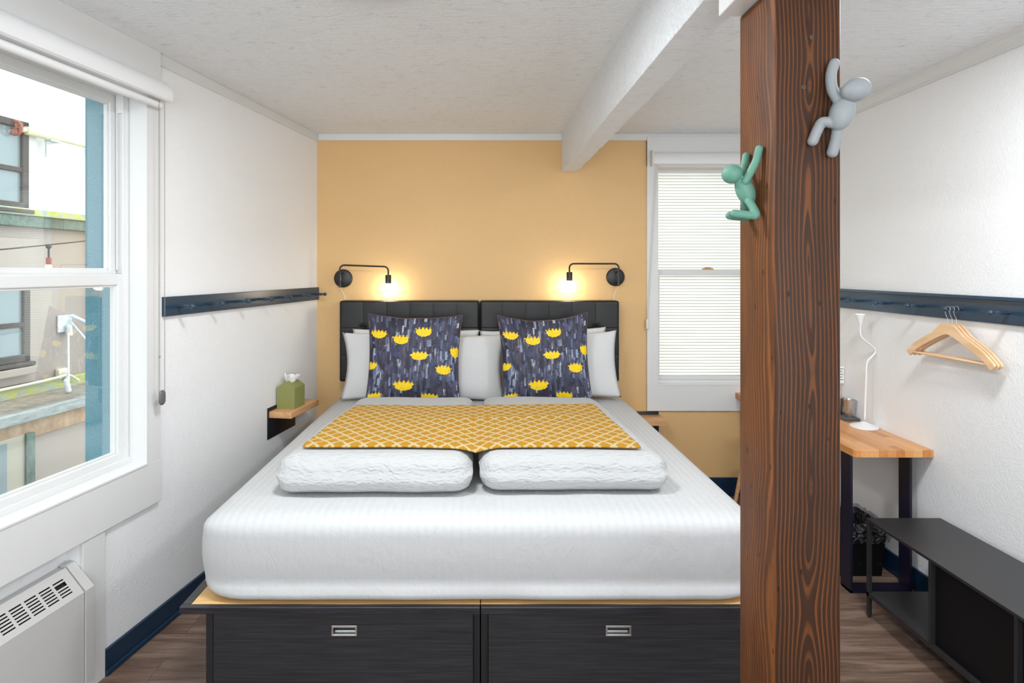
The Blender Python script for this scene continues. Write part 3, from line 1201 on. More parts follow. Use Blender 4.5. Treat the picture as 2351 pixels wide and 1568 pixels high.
# ---------------------------------------------------------------- printed cushions
def cushion_print(seed, dv=0.0, du=0.0):
    N = 256
    rs = np.random.RandomState(seed)
    img = np.zeros((N, N, 3), dtype=np.float32)
    img[:] = srgb(42, 38, 56)
    yy, xx = np.mgrid[0:N, 0:N]
    pal = [srgb(30, 26, 38), srgb(70, 66, 88), srgb(86, 92, 122), srgb(44, 44, 64), srgb(58, 50, 60), srgb(26, 28, 44), srgb(112, 124, 156), srgb(60, 66, 96), srgb(168, 180, 205), srgb(205, 212, 226)]
    pr = np.array([.16, .16, .10, .18, .12, .12,   .10, .12, .07, .035]); pr = pr / pr.sum()
    lowv = rs.rand(6, 6)
    for k in range(1500):
        x = rs.randint(0, N); y = rs.randint(-10, N)
        wd = rs.randint(3, 12); ln = rs.randint(10, 46)
        c = np.array(pal[rs.choice(10, p=pr)])
        if lowv[int(y / 256 * 5.99) if y > 0 else 0, int(x / 256 * 5.99)] > .62 and rs.rand() < .3:
            c = np.array(pal[rs.randint(6, 10)])
        if c.max() > .3:
            wd = rs.randint(2, 8)
            ln = rs.randint(8, 30)
        x1, y1 = min(N, x + wd), min(N, y + ln)
        y0 = max(0, y)
        if y1 <= y0: continue
        al = (.35 + .6 * rs.rand()) * (.55 + .45 * rs.rand(1, x1 - x)) * np.ones((y1 - y0, 1))
        img[y0:y1, x:x1] = img[y0:y1, x:x1] * (1 - al[..., None]) + c * al[..., None]
    fl = [(365, 485, 270, 150), (745, 555, 270, 180), (1120, 415, 265, 180), (1065, 855, 290, 165), (1690, 790, 200, 190), (215, 1035, 240, 140), (1480, 1100, 255, 170), (810, 1395, 320, 190), (1240, 1600, 280, 150), (330, 1560, 240, 140)]
    for i, (cx, cy, w, h) in enumerate(fl):
        u = ((cx - 190) / 1540 + du) * N
        v = ((cy - 150) / 1590 + dv) * N
        a = w / 1540 * N / 2
        c = h / 1590 * N / 2
        dx = (xx - u) / a
        dy = (yy - v) / c
        r1 = rs.rand(64)
        ph = rs.rand() * 6
        jag = 1.1 * np.abs(((dx * 2.2 + ph) % 1.0) - .5) + .35 * np.abs(((dx * 5.1 + ph * 2) % 1.0) - .5)
        top = -1.15 + jag + .25 * dx * dx
        low = .98 * np.sqrt(np.clip(1 - dx * dx, 0, 1)) + .04 * np.sin(dx * 27 + ph) + .06 * (rs.rand(N, N) - .5) - .05
        spl = 1.0 - .25 * np.clip(dy, 0, 1) + .10 * np.sin(dy * 9 + ph)
        inside = (dy > top) & (dy < low) & (np.abs(dx) < spl)
        cc = np.array(srgb(250, 214, 10)) * (1 - .12 * rs.rand(N, N, 1))
        st = (np.sin(xx * .9 + yy * .5) + rs.rand(N, N) * .9 > 1.45)
        img[inside] = cc[inside]
        dk = inside & st & (dy > -.3)
        img[dk] = np.array(srgb(214, 150, 12))
        rim = inside & (dy < top + .25) & (i in (0, 1, 7))
        img[rim] = img[rim] * .6 + np.array(srgb(232, 120, 20)) * .4
    return img


def cushion(W, H, T, loc, lean, roll, yaw, seed, label, dv=0, du=0, sag=0):
    n = 170
    b, vs = pillow_bm(W, H, T, n, .075, seed, .010, sag)
    keys = [(k, v) for k, v in vs.items()]
    b.bm.verts.index_update()
    order = {v.index: k for k, v in keys}
    b.bm.verts.ensure_lookup_table()
    uvk = [order[i] for i in range(len(b.bm.verts))]
    t = thing('cushion', label, 'cushion', (loc[0], loc[1], ZT), group='flower print cushions on the bed')
    # piping along the seam
    pp = B()
    loop = [vs[(i, n, 0)].co.copy() for i in range(0, n, 3)] + [vs[(n, j, 0)].co.copy() for j in range(n, 0, -3)] + \
           [vs[(i, 0, 0)].co.copy() for i in range(n, 0, -3)] + [vs[(0, j, 0)].co.copy() for j in range(0, n, 3)]
    pp.tube(loop, .0035, 6, closed=True)
    place(pp, loc, lean, roll, yaw)
    place(b, loc, lean, roll, yaw)
    o = mesh_obj('cushion_cover', b, M_CUSH, t, 'all')
    img = cushion_print(seed, dv, du)
    N = img.shape[0]
    att = o.data.color_attributes.new('print', 'FLOAT_COLOR', 'POINT')
    buf = np.ones((len(uvk), 4), dtype=np.float32)
    for i, (a, c, s) in enumerate(uvk):
        px = min(N - 1, int(a / n * (N - 1)))
        py = min(N - 1, int((1 - c / n) * (N - 1)))
        buf[i, :3] = img[py, px]
    att.data.foreach_set('color', buf.ravel())
    mesh_obj('piping', pp, M_PIPING, t, 'all')


cushion(.60, .585, .15, (-.418, 3.835, ZT + .285), .17, .012, 0.0, 21, 'dark indigo cushion with yellow flowers leaning on the left pillows')
cushion(.575, .585, .15, (.405, 3.835, ZT + .290), .17, -.035, 0.0, 21, 'dark indigo cushion with yellow flowers leaning on the right pillows', sag=.02)


# ---------------------------------------------------------------- headboards
def headboard(x0, x1, label, left):
    t = thing('headboard', label, 'headboard', ((x0 + x1) / 2, 4.29, .82), group='padded headboards behind the pillows')
    z0, z1 = .83, 1.388
    sx = [x0 + (x1 - x0) * k / 6 for k in range(1, 6)]
    sz = [1.198, 1.01]

    def fn(q):
        if q.y < 4.25:
            d = 0
            for a in sx: d = max(d, math.exp(-((q.x - a) / .003) ** 2) * .0025)
            for a in sz: d = max(d, math.exp(-((q.z - a) / .003) ** 2) * .003)
            for a in sx:
                for c in sz:
                    rr = (q.x - a) ** 2 + (q.z - c) ** 2
                    d = max(d, math.exp(-rr / .0007) * .009)
            # slight puffing between seams
            u = ((q.x - x0) / (x1 - x0) * 6) % 1
            d -= .0022 * math.sin(u * PI)
            q.y += d
        return q
    b = B(); b.rbox(x0, x1, 4.20, 4.325, z0, z1, (.016, .016, .016), (170, 4, 100), fn)
    pd = mesh_obj('padded_panel', b, M_LEATHER, t, 'all')
    for a in sx:
        for c in sz:
            b = B(); b.lathe([(0, .010), (.006, .009), (.0105, .005), (.0115, 0), (.0115, -.004)], (a, 4.208, c), (0, -1, 0), 20)
            mesh_obj('button', b, M_LEATHER, t, True)
    return t


headboard(-.972, -.008, 'black tufted leather headboard panel on the left half of the bed', True)
headboard(-.003, .958, 'black tufted leather headboard panel on the right half of the bed', False)


# ================================================================== SCONCES
def sconce(px, pz, ex, sgn, topz, droop, label, cord):
    """px,pz: plate centre; ex: x of the bulb"""
    t = thing('wall_lamp', label, 'wall lamp', (px, YB, pz), group='black swing-arm wall lamps over the headboard')
    b = B(); b.lathe([(0, .024), (.0, .024), (.056, .024), (.0615, .021), (.064, .016), (.0645, 0)], (px, YB, pz), (0, -1, 0), 48)
    mesh_obj('mounting_plate', b, M_BLKMETAL, t, True)
    ya = 4.235
    sx = px - .004 * sgn
    r = .03
    path = [(sx, ya, pz - .062), (sx, ya, pz), (sx, ya, topz - r)]
    c = (sx + sgn * r, ya, topz - r)
    path += [(c[0] - sgn * r * math.cos(a), ya, c[2] + r * math.sin(a)) for a in [PI / 2 * k / 8 for k in range(1, 9)]]
    ez = topz - droop
    c2 = (ex - sgn * r, ya, ez - r)
    path += [(c2[0] + sgn * r * math.sin(a), ya, c2[2] + r * math.cos(a)) for a in [PI / 2 * k / 8 for k in range(0, 9)]]
    path += [(ex, ya, ez - .062)]
    b = B(); b.tube(path, .0058, 12)
    for (q0, q1) in (((sx, ya, pz - .05), (sx, ya, pz - .038)), ((sx, ya, pz + .03), (sx, ya, pz + .042))):
        b.tube([q0, q1], .0095, 12)
        b.tube([(q0[0], ya, (q0[2] + q1[2]) / 2), (q0[0], YB - .022, (q0[2] + q1[2]) / 2)], .006, 10)
    mesh_obj('swing_arm', b, M_BLKMETAL, t, True)
    zs = ez - .058
    b = B(); b.lathe([(0, 0), (.020, 0), (.0205, .003), (.0205, .060), (.019, .066), (0, .066)], (ex, ya, zs - .066), (0, 0, 1), 28)
    mesh_obj('lamp_socket', b, M_BLKMETAL, t, True)
    zc = zs - .066 - .036
    b = B(); b.ball((ex, ya, zc), .0465, u=32, v=20)
    b.lathe([(.0165, .0), (.0165, .02)], (ex, ya, zc + .038), (0, 0, 1), 20)
    mesh_obj('bulb', b, M_BULB, t, 'all')
    b = B()
    pth = smooth_path([(sx, ya + .008, pz + .055), (sx + .003, ya + .008, pz), (sx, ya + .006, pz - .06), (sx + cord[0], YB - .02, pz - .10), (sx + cord[1], YB - .012, pz - .155), (sx + cord[1], YB - .012, pz - .30)], 8)
    b.tube(pth, .0022, 8)
    mesh_obj('power_cord', b, M_CORD, t, True)
    return t


sconce(-.972, 1.541, -.640, 1, 1.634, .010, 'black wall lamp with glowing globe bulb above the left headboard', (.004, .020))
sconce(.957, 1.551, .618, -1, 1.644, .0, 'black wall lamp with glowing globe bulb above the right headboard', (-.004, -.016))

# wall outlets beside the headboard
for (x, lab) in ((-.985, 'white outlet plate at the left edge of the headboard'), (.972, 'white outlet plate at the right edge of the headboard')):
    b = B(); b.box(x - .012 if x < 0 else x - .02, x + .02 if x < 0 else x + .012, YB - .008, YB, .87, .94, .002)
    o = mesh_obj('wall_outlet', b, M_VINYL); tag(o, lab, 'outlet', 'outlet plates beside the headboard')


# ================================================================== BLINDS
def bead_chain(b, path, spacing=.0058, r=.0021):
    P = [Vector(q) for q in path]
    acc = 0
    for a, c in zip(P, P[1:]):
        L = (c - a).length
        k = int(L / spacing)
        for i in range(k):
            q = a.lerp(c, i / max(1, k))
            bmesh.ops.create_icosphere(b.bm, subdivisions=1, radius=r, matrix=Matrix.Translation(q))
        b.tube([a, c], r * .4, 5)


rb = thing('roller_blind', 'rolled up white roller blind above the left window', 'blind', lw(2.4, .03, 2.34), LANG, group='roller blinds over the two windows')
prof = [(.022, 2.345), (.078, 2.336)] + [(.022 + .070 * math.cos(a), 2.365 + .068 * math.sin(a)) for a in [-.35 + (PI / 2 + .35) * k / 12 for k in range(13)]]
b = B(LW); b.prism(prof, 1.659, 3.15, 'x')
mesh_obj('cassette', b, M_LAMPW, rb, True)
b = B(LW); b.capsule([(1.685, .045, 2.318), (3.13, .045, 2.318)], .0155, 14)
mesh_obj('bottom_bar', b, M_LAMPW, rb, True)
b = B(LW)
ch = [(1.709, .060, 2.335), (1.709, .060, 1.07)]
bead_chain(b, ch)
bead_chain(b, [(1.673, .060, 2.335), (1.673, .060, 1.07)])
b.ball((1.706, .060, 1.225), .005, u=8, v=6)
mesh_obj('bead_chain', b, M_CHAIN, rb, 'all')
b = B(LW)
b.capsule([(1.69, .0605, 1.032), (1.69, .0605, 1.058)], [.02, .02], 16)
for v in b.bm.verts:
    v.co.y = .0605 + (v.co.y - .0605) * .45
mesh_obj('chain_weight', b, M_WEIGHT, rb, True)

rb2 = thing('roller_blind', 'rolled up white roller blind above the frosted back window', 'blind', (1.64, YB - .03, 2.34), 0, group='roller blinds over the two windows')
prof = [(YB - .022, 2.345), (YB - .078, 2.340)] + [(YB - .022 - .066 * math.cos(a), 2.365 + .068 * math.sin(a)) for a in [-.35 + (PI / 2 + .35) * k / 12 for k in range(13)]]
b = B(); b.prism(prof, 1.21, 2.09, 'x')
mesh_obj('cassette', b, M_LAMPW, rb2, True)
b = B(); b.box(1.198, 1.212, YB - .085, YB - .02, 2.33, 2.44, .006)
mesh_obj('end_cap', b, M_TRIM, rb2, True)
b = B()
bead_chain(b, [(1.232, YB - .045, 2.335), (1.172, YB - .03, 1.25)])
bead_chain(b, [(1.243, YB - .045, 2.335), (1.183, YB - .03, 1.25)])
mesh_obj('bead_chain', b, M_CHAINCLR, rb2, 'all')
b = B(); b.box(1.166, 1.188, YB - .04, YB - .021, 1.183, 1.255, .005)
mesh_obj('chain_weight', b, M_CREAM, rb2, True)


# ================================================================== PEG RAILS
def peg(b0, base, d, L=.078):
    """a turned peg: waist, belly and ball end"""
    prof = [(0, -.002), (.0075, 0), (.0068, .006), (.0062, .012), (.0085, .03), (.0092, .04), (.0078, .052), (.0055, .062), (.0052, .066)]
    R = .0118
    zc = .066 + R * .86
    prof += [(R * math.sin(a), zc - R * math.cos(a)) for a in [.45 + (PI - .45) * k / 10 for k in range(11)]]
    prof[-1] = (0, prof[-1][1])
    b0.lathe(prof, base, d, 20)
    return b0


pr = thing('peg_rail', 'navy peg rail along the left wall beside the window', 'peg rail', lw(.8, 0, 1.391), LANG, group='navy peg rails on the walls')
b = B(LW); b.box(.008, 1.614, .0005, .019, 1.391, 1.479, .002)
mesh_obj('rail_board', b, M_NAVY, pr)
for s in (1.531, 1.294, 1.055, .811, .576, .330, .078):
    b = peg(B(LW), (s, .018, 1.432), (0, 1, 0))
    mesh_obj('peg', b, M_NAVY, pr, True)
pr = thing('peg_rail', 'navy peg rail along the right wall with wooden hangers on one peg', 'peg rail', (XR, 3.0, 1.375), 0, group='navy peg rails on the walls')
b = B(); b.box(XR - .019, XR - .0005, .6, YB - .04, 1.375, 1.475, .002)
b.prism([(XR - .032, 1.475), (XR - .001, 1.475), (XR - .001, 1.488), (XR - .026, 1.488)], .6, YB - .04, 'y')
mesh_obj('rail_board', b, M_NAVY, pr)
PEGZ = 1.425
for y in [2.492 - .243 * k for k in range(3, 0, -1)] + [2.492, 2.735, 2.979, 3.222, 3.465, 3.708, 3.95, 4.19]:
    b = peg(B(), (XR - .018, y, PEGZ), (-1, 0, 0))
    mesh_obj('peg', b, M_NAVY, pr, True)


# ---------------------------------------------------------------- hangers
def hanger(x, yaw, label, tilt=0.0, dy=0.0):
    yc = 2.735 + dy
    t = thing('clothes_hanger', label, 'hanger', (x, yc, 1.20), yaw, group='wooden hangers hanging from the right peg rail')
    R = Matrix.Translation((x, yc, PEGZ + .012)) @ Matrix.Rotation(yaw, 4, 'Z') @ Matrix.Rotation(tilt, 4, 'X') @ Matrix.Translation((0, 0, -(PEGZ + .012)))
    # local: x = thickness, y = length
    hw = .232
    top = [(-hw, 1.196), (-hw - .004, 1.210), (-hw * .92, 1.232), (-hw * .8, 1.255), (-.13, 1.288), (-.085, 1.312), (-.055, 1.338), (-.03, 1.356), (0, 1.362)]
    bot = [(-hw + .012, 1.188), (-hw * .8, 1.222), (-.13, 1.254), (-.07, 1.285), (-.03, 1.304), (0, 1.313)]
    top = [(p.x, p.y) for p in smooth_path([(a, c, 0) for a, c in top], 3)]
    poly = top + [(-a, c) for a, c in top[::-1][1:]]
    bots = [(-a, c) for a, c in bot[:-1]] + [(a, c) for a, c in bot[::-1]]
    poly = poly + bots
    b = B(R)
    b.prism(poly, -.006, .006, 'x')
    mesh_obj('hanger_body', b, M_HANGER, t, True)
    b = B(R)
    b.tube([(0, -hw + .02, 1.206), (0, hw - .02, 1.206)], .0048, 10)
    mesh_obj('trouser_bar', b, M_HANGER, t, True)
    b = B(R)
    rr = .0135
    zc = PEGZ + .0095 - rr + .003
    pts = [(0, 0, 1.355), (0, 0, 1.382), (0, .006, 1.390), (0, rr + .001, zc - .012)]
    pts += [(0, rr * math.cos(a), zc + rr * math.sin(a)) for a in [PI * 1.15 * k / 12 for k in range(0, 13)]]
    b.tube(smooth_path(pts, 3), .0014, 8)
    mesh_obj('hook', b, M_STEEL, t, True)
    return t


hanger(2.096, .05, 'pale wooden hanger hanging foremost on the right peg rail')
hanger(2.115, .035, 'pale wooden hanger in the middle of the three on the peg')
hanger(2.134, .02, 'pale wooden hanger hanging nearest the right wall')

# ================================================================== LEFT SHELF AND TISSUE BOX
ns = thing('bedside_shelf', 'small wooden bedside shelf on black plate at the left wall', 'shelf', lw(.5, 0, .584), LANG, group='floating bedside shelves')
b = B(LW); b.box(.34, .693, .0005, .006, .584, .772, .002)
mesh_obj('mounting_plate', b, M_BLKMETAL, ns, True)
b = B(LW); b.box(.30, .680, .006, .150, .713, .751, .002)
mesh_obj('shelf_board', b, M_OAK, ns, True)
ns = thing('bedside_shelf', 'small wooden bedside shelf half hidden right of the bed', 'shelf', (1.2, YB, .52), 0, group='floating bedside shelves')
b = B(); b.box(1.02, 1.265, YB - .006, YB - .0005, .44, .598, .002)
mesh_obj('mounting_plate', b, M_BLKMETAL, ns, True)
b = B(); b.box(1.04, 1.275, YB - .165, YB - .006, .535, .575, .002)
mesh_obj('shelf_board', b, M_OAK, ns, True)

tb = thing('tissue_box', 'olive green house-shaped tissue box on the left bedside shelf', 'tissue box', (-1.18, 3.80, .7512), math.radians(-14))
TBM = Matrix.Translation((-1.181, 3.800, .7515)) @ Matrix.Rotation(math.radians(-9.7), 4, 'Z')
w_, l_, he, hp = .0585, .068, .128, .165
sl = .030
M_GR2 = M_GREEN
b = B(TBM)
b.prism([(-w_, 0), (w_, 0), (w_ * 1.0, he), (.022, he + (hp - he) * .62), (-.022, he + (hp - he) * .62), (-w_, he)], -l_ * .45, l_ * .45, 'y')
# gable ends rising to the peak either side of the tissue slot
b.prism([(-w_, 0), (w_, 0), (w_, he), (0, hp), (-w_, he)], -l_, -l_ * .45, 'y')
b.prism([(-w_, 0), (w_, 0), (w_, he), (0, hp), (-w_, he)], l_ * .45, l_, 'y')
mesh_obj('box_cover', b, M_GREEN, tb)
b = B(TBM)


def tis(u, v):
    a = u * 2 * PI
    k = v
    r = .012 + .030 * k ** .6
    x = r * math.cos(a) * 1.15 + .006 * math.sin(3 * a) * k + .012 * k
    y = r * math.sin(a) * .6 + .010 * math.cos(5 * a) * k
    z = hp - .02 + .045 * k + .012 * k * math.sin(2 * a + .6) + .006 * k * math.cos(5 * a)
    return (x, y, z)


b.grid(48, 8, tis)
b.bm.verts.ensure_lookup_table()
o = mesh_obj('tissue', b, M_TISSUE, tb, 'all')
# crumpled inner leaf
b = B(TBM); b.grid(30, 8, lambda u, v: ((-.03 + .06 * u) * (.5 + .6 * v), .008 * math.sin(u * 11) * v, hp - .02 + v * (.045 + .012 * math.sin(u * 3.1))))
mesh_obj('tissue', b, M_TISSUE, tb, 'all')

# ================================================================== CONVECTOR HEATER
cv = thing('convector_heater', 'off-white convector heater with slotted top under the left window', 'heater', lw(2.4, 0, 0), LANG)
CS0, CS1 = 2.109, 2.70
nb, nf = -.015, .060
zb_, zf_ = .497, .417
zl = .062
b = B(LW)
b.box(CS0, CS1, nf - .006, nf, zl, zf_, .001)
b.box(CS0, CS1, nb - .03, nf - .01, .30, .31)
mesh_obj('front_panel', b, M_RAD, cv)
# sloping top as strips around the slots
sdir = Vector((0, nf - nb, zf_ - zb_)).normalized()
Ls = math.hypot(nf - nb, zf_ - zb_)
nrm = Vector((0, -sdir.z, sdir.y))


def sl_box(b, s0, s1, t0, t1, th=.0015, off=0.0):
    vs = []
    for s in (s0, s1):
        for t in (t0, t1):
            for h in (off - th, off):
                q = Vector((s, nb, zb_)) + sdir * t + nrm * h
                vs.append(b.bm.verts.new(q))
    for f in [(0, 1, 3, 2), (4, 6, 7, 5), (0, 4, 5, 1), (2, 3, 7, 6), (0, 2, 6, 4), (1, 5, 7, 3)]:
        b.bm.faces.new([vs[i] for i in f])


b = B(LW)
g0, g1 = .026, Ls - .016
sl_box(b, CS0, CS1, -.004, g0)
sl_box(b, CS0, CS1, g1, Ls + .001)
gx = CS0 + .034
pitch, gw = .056, .045
cells = []
s = CS0
first = gx
sl_box(b, CS0, first, g0, g1)
k = 0
while first + k * pitch + gw < CS1 - .01:
    a = first + k * pitch
    cells.append(a)
    sl_box(b, a + gw, min(CS1, a + pitch), g0, g1)
    k += 1
sl_box(b, cells[-1] + pitch, CS1, g0, g1)
nsl = 6
for ci, a in enumerate(cells):
    for j in range(nsl):
        if ci == 0 and j == 1: continue
        t0 = g0 + (g1 - g0) * j / nsl
        sl_box(b, a, a + gw, t0 + (g1 - g0) / nsl * .45, t0 + (g1 - g0) / nsl, .004, -.001)
mesh_obj('slotted_top', b, M_RAD, cv)
b = B(LW); sl_box(b, CS0 + .002, CS1 - .002, .004, Ls - .008, .001, -.012)
mesh_obj('inner_fins', b, M_DARK, cv)
b = B(LW)    # cover strip at the right end, standing a little proud
b.prism([(nb - .03, zb_ + .010), (nb, zb_ + .006), (nf + .006, zf_ + .004), (nf + .006, zl + .01), (nb - .03, zl + .01)], 2.068, 2.106, 'x', .001)
mesh_obj('end_cover', b, M_RAD, cv)
b = B(LW); b.box(CS0, CS1, nb - .04, nb - .002, .0, zb_ - .002)
mesh_obj('back_plate', b, M_RAD, cv)

# ================================================================== DESK AND ITS THINGS
ZD = .735
dk = thing('desk', 'narrow butcher block desk on dark metal legs along the right wall', 'desk', (2.0, 3.6, 0))
b = B(); b.prism([(XR - .002, 2.932), (XR - .002, YB - .022), (1.800, YB - .022), (1.800, 2.946), (1.812, 2.932)], ZD - .038, ZD, 'z', .003)
mesh_obj('desk_top', b, M_BUTCHER, dk)
for (ya, yb2) in ((3.02, 3.10), (4.16, 4.24)):
    b = B()
    b.box(1.832, 1.844, ya, yb2, 0, ZD - .038)
    b.box(2.126, 2.138, ya, yb2, 0, ZD - .038)
    b.box(1.832, 2.138, ya, yb2, 0, .012)
    b.box(1.832, 2.138, ya, yb2, ZD - .05, ZD - .038)
    mesh_obj('leg_frame', b, M_DESKLEG, dk)

lp = thing('desk_lamp', 'white gooseneck lamp with lit cup head on the desk', 'desk lamp', (2.108, 3.35, ZD))
LXc, LYc = 2.108, 3.35
b = B(); b.lathe([(0, .034), (.010, .033), (.016, .029), (.045, .018), (.066, .012), (.070, .009), (.070, .001), (.066, 0), (0, 0)], (LXc, LYc, ZD), seg=44)
mesh_obj('lamp_base', b, M_LAMPW, lp, True, angle=50)
k_ = LYc / F
pts = [(578, 1310), (583, 1100), (592, 860), (597, 740), (612, 682), (652, 640), (688, 598), (684, 556), (640, 515), (580, 470), (540, 425), (530, 370), (531, 318)]
W3 = []
for (a, c) in pts:
    px_, py_ = 1860 + a * .2169, 680 + c * .2169
    W3.append(((px_ - 1103) * k_, LYc, EYE - (py_ - 620) * k_))
b = B(); b.tube(smooth_path(W3, 5), .0052, 12)
mesh_obj('gooseneck', b, M_LAMPW, lp, 'all')
tx, tz = W3[-1][0], W3[-1][2]
b = B(); b.lathe([(.0055, -.004), (.0068, 0), (.011, .018), (.020, .048), (.0245, .066), (.0225, .066), (.019, .050), (0, .045)], (tx, LYc, tz), seg=32)
mesh_obj('lamp_head', b, M_LAMPW, lp, True, angle=60)
b = B(); b.lathe([(0, .0615), (.0215, .0615)], (tx, LYc, tz), seg=32)
mesh_obj('light_disc', b, M_LED, lp)

tr = mesh_obj('tray', B().box(2.088, 2.172, 3.49, 3.78, ZD + .0005, ZD + .016, .002), M_TRAY)
tag(tr, 'dark grey tray under the steel cups on the desk', 'tray')
for (x, y, lab) in ((2.143, 3.540, 'brushed steel tumbler at the near end of the grey tray'), (2.115, 3.606, 'brushed steel tumbler further back on the grey tray')):
    b = B(); b.lathe([(0, .003), (.022, .003), (.0235, .0), (.0245, .004), (.0325, .094), (.0332, .097), (.0318, .0975), (.0305, .09), (.0225, .008), (0, .007)], (x, y, ZD + .0165), seg=32)
    o = mesh_obj('tumbler', b, M_STEEL, None, True, angle=50)
    tag(o, lab, 'cup', 'steel tumblers on the tray')
ch = thing('card_holder', 'white printed card on a thin stand behind the tumblers', 'sign', (2.157, 3.643, ZD))
b = B(); b.box(2.05, 2.170, 3.639, 3.641, .925, 1.025)
mesh_obj('card', b, M_CARD, ch)
b = B()
for k in range(5):
    z = 1.012 - .016 * k
    b.box(2.06, 2.165 - .006 * (k % 2), 3.6382, 3.639, z - .003, z)
mesh_obj('card_print', b, M_INK, ch)
b = B(); b.tube([(2.157, 3.643, ZD + .02), (2.157, 3.643, .93)], .0018, 8); b.lathe([(.008, 0), (.008, .005), (0, .006)], (2.157, 3.643, ZD + .0165), seg=20)
mesh_obj('stand', b, M_STEEL, ch)

# stool under the desk end (only a leg shows beside the post)
st = thing('stool', 'light wooden stool leg showing beside the post under the desk', 'stool', (1.83, 3.92, 0))
b = B(); b.lathe([(0, .44), (.14, .44), (.15, .43), (.15, .418), (.14, .41), (0, .41)], (1.83, 3.92, 0), seg=36)
mesh_obj('seat', b, M_OAK, st, True)
for (dx, dy) in ((-1, -1), (1, -1), (-1, 1), (1, 1)):
    b = B(); b.tube([(1.83 + dx * .155, 3.92 + dy * .12, 0), (1.83 + dx * .09, 3.92 + dy * .08, .412)], [.012, .016], 12)
    mesh_obj('leg', b, M_OAK, st, True)

# bin with liner
bn = thing('waste_bin', 'black waste bin with crumpled clear liner under the desk', 'bin', (1.985, 3.30, 0))
b = B()
x0, x1, y0, y1 = 1.855, 2.115, 3.17, 3.43
tp = .018
v0 = [(x0 + tp, y0 + tp, 0), (x1 - tp, y0 + tp, 0), (x1 - tp, y1 - tp, 0), (x0 + tp, y1 - tp, 0)]
v1 = [(x0, y0, .27), (x1, y0, .27), (x1, y1, .27), (x0, y1, .27)]
b._add(v0 + v1, [(3, 2, 1, 0), (0, 1, 5, 4), (1, 2, 6, 5), (2, 3, 7, 6), (3, 0, 4, 7)])
bod = mesh_obj('bin_body', b, M_BIN, bn)
md = bod.modifiers.new('thickness', 'SOLIDIFY'); md.thickness = .004; md.offset = -1
b = B()


def liner(u, v):
    a = u * 2 * PI
    cx_, cy_ = (x0 + x1) / 2, (y0 + y1) / 2
    c_, s_ = math.cos(a), math.sin(a)
    m_ = 1 / max(abs(c_), abs(s_))
    hx_ = (x1 - x0) / 2
    nz = mnoise.noise(Vector((c_ * 5, s_ * 5, v * 4)))
    nz2 = mnoise.noise(Vector((c_ * 11, s_ * 11, v * 9)))
    # v 0: inside bottom, .5: rim crest, 1: outer hem
    if v < .5:
        t_ = v / .5
        r = hx_ - .014
        z = .06 + t_ * .225
    else:
        t_ = (v - .5) / .5
        r = hx_ + .006 + .010 * math.sin(t_ * PI) + .006 * nz
        z = .285 - t_ * .105
    r += .004 * nz2
    z += .012 * nz * (1 if abs(v - .5) < .2 else .4) + (.006 * nz if v > .8 else 0)
    return (cx_ + r * m_ * c_, cy_ + r * m_ * s_, z)


b.grid(140, 26, liner)
mesh_obj('bin_liner', b, M_LINER, bn, 'all')

# ================================================================== BENCH
bc = thing('tv_bench', 'long low black metal bench against the right wall', 'bench', (1.96, 2.03, 0))
BX0, BX1, BY1, BY0, BZ = 1.785, 2.127, 2.82, 1.24, .454
b = B(); b.box(BX0, BX1, BY0, BY1, BZ - .013, BZ, .002)
mesh_obj('bench_top', b, M_BENCH, bc)
b = B(); b.box(BX0 + .004, BX1, BY0, BY1, .103, .114, .001)
b.box(BX0, BX0 + .004, BY0, BY1, .098, .118, .001)
mesh_obj('bottom_shelf', b, M_BENCH, bc)
for y in (BY1, BY0 + .016):
    for x in (BX0, BX1 - .016):
        b = B(); b.box(x, x + .016, y - .016, y, .008, BZ - .013, .001); b.lathe([(0, 0), (.007, 0), (.007, .008), (0, .008)], (x + .008, y - .008, 0), seg=12)
        mesh_obj('leg', b, M_BENCH, bc)
for y in (2.425, 2.035, 1.64):
    b = B(); b.box(BX0, BX1, y - .006, y + .006, .114, BZ - .013, .001)
    mesh_obj('divider', b, M_BENCH, bc)
for (ya, yb2) in ((2.041, 2.419), (1.646, 2.029), (1.256, 1.634)):
    b = B(); b.box(BX0 + .02, BX0 + .028, ya, yb2, .114, BZ - .013)
    mesh_obj('door_panel', b, M_BIN, bc)


# ================================================================== FIGURE HOOKS
def figure(name, label, balls, caps, mat, loc, group):
    b = B()
    for c, r, sc, rot in balls:
        b.ball(c, r * 1.06, sc, rot, 24, 16)
    for pth, r in caps:
        b.capsule(smooth_path(pth, 6), [r * 1.12] * (6 * (len(pth) - 1) + 1), 16)
    o = mesh_obj(name, b, mat, None, 'all', loc=loc)
    md = o.modifiers.new('fuse', 'REMESH'); md.mode = 'VOXEL'; md.voxel_size = .0014; md.use_smooth_shade = True
    md = o.modifiers.new('soft', 'SMOOTH'); md.iterations = 3; md.factor = .5
    return tag(o, label, 'wall hook', group)


def wp(px_, py_, Y):
    return Vector(((px_ - 1103) * Y / F, Y, EYE - (py_ - 620) * Y / F))


# green figure on the left face of the post
def tilt_to(v):
    return Vector(v).to_track_quat('Z', 'Y').to_matrix()


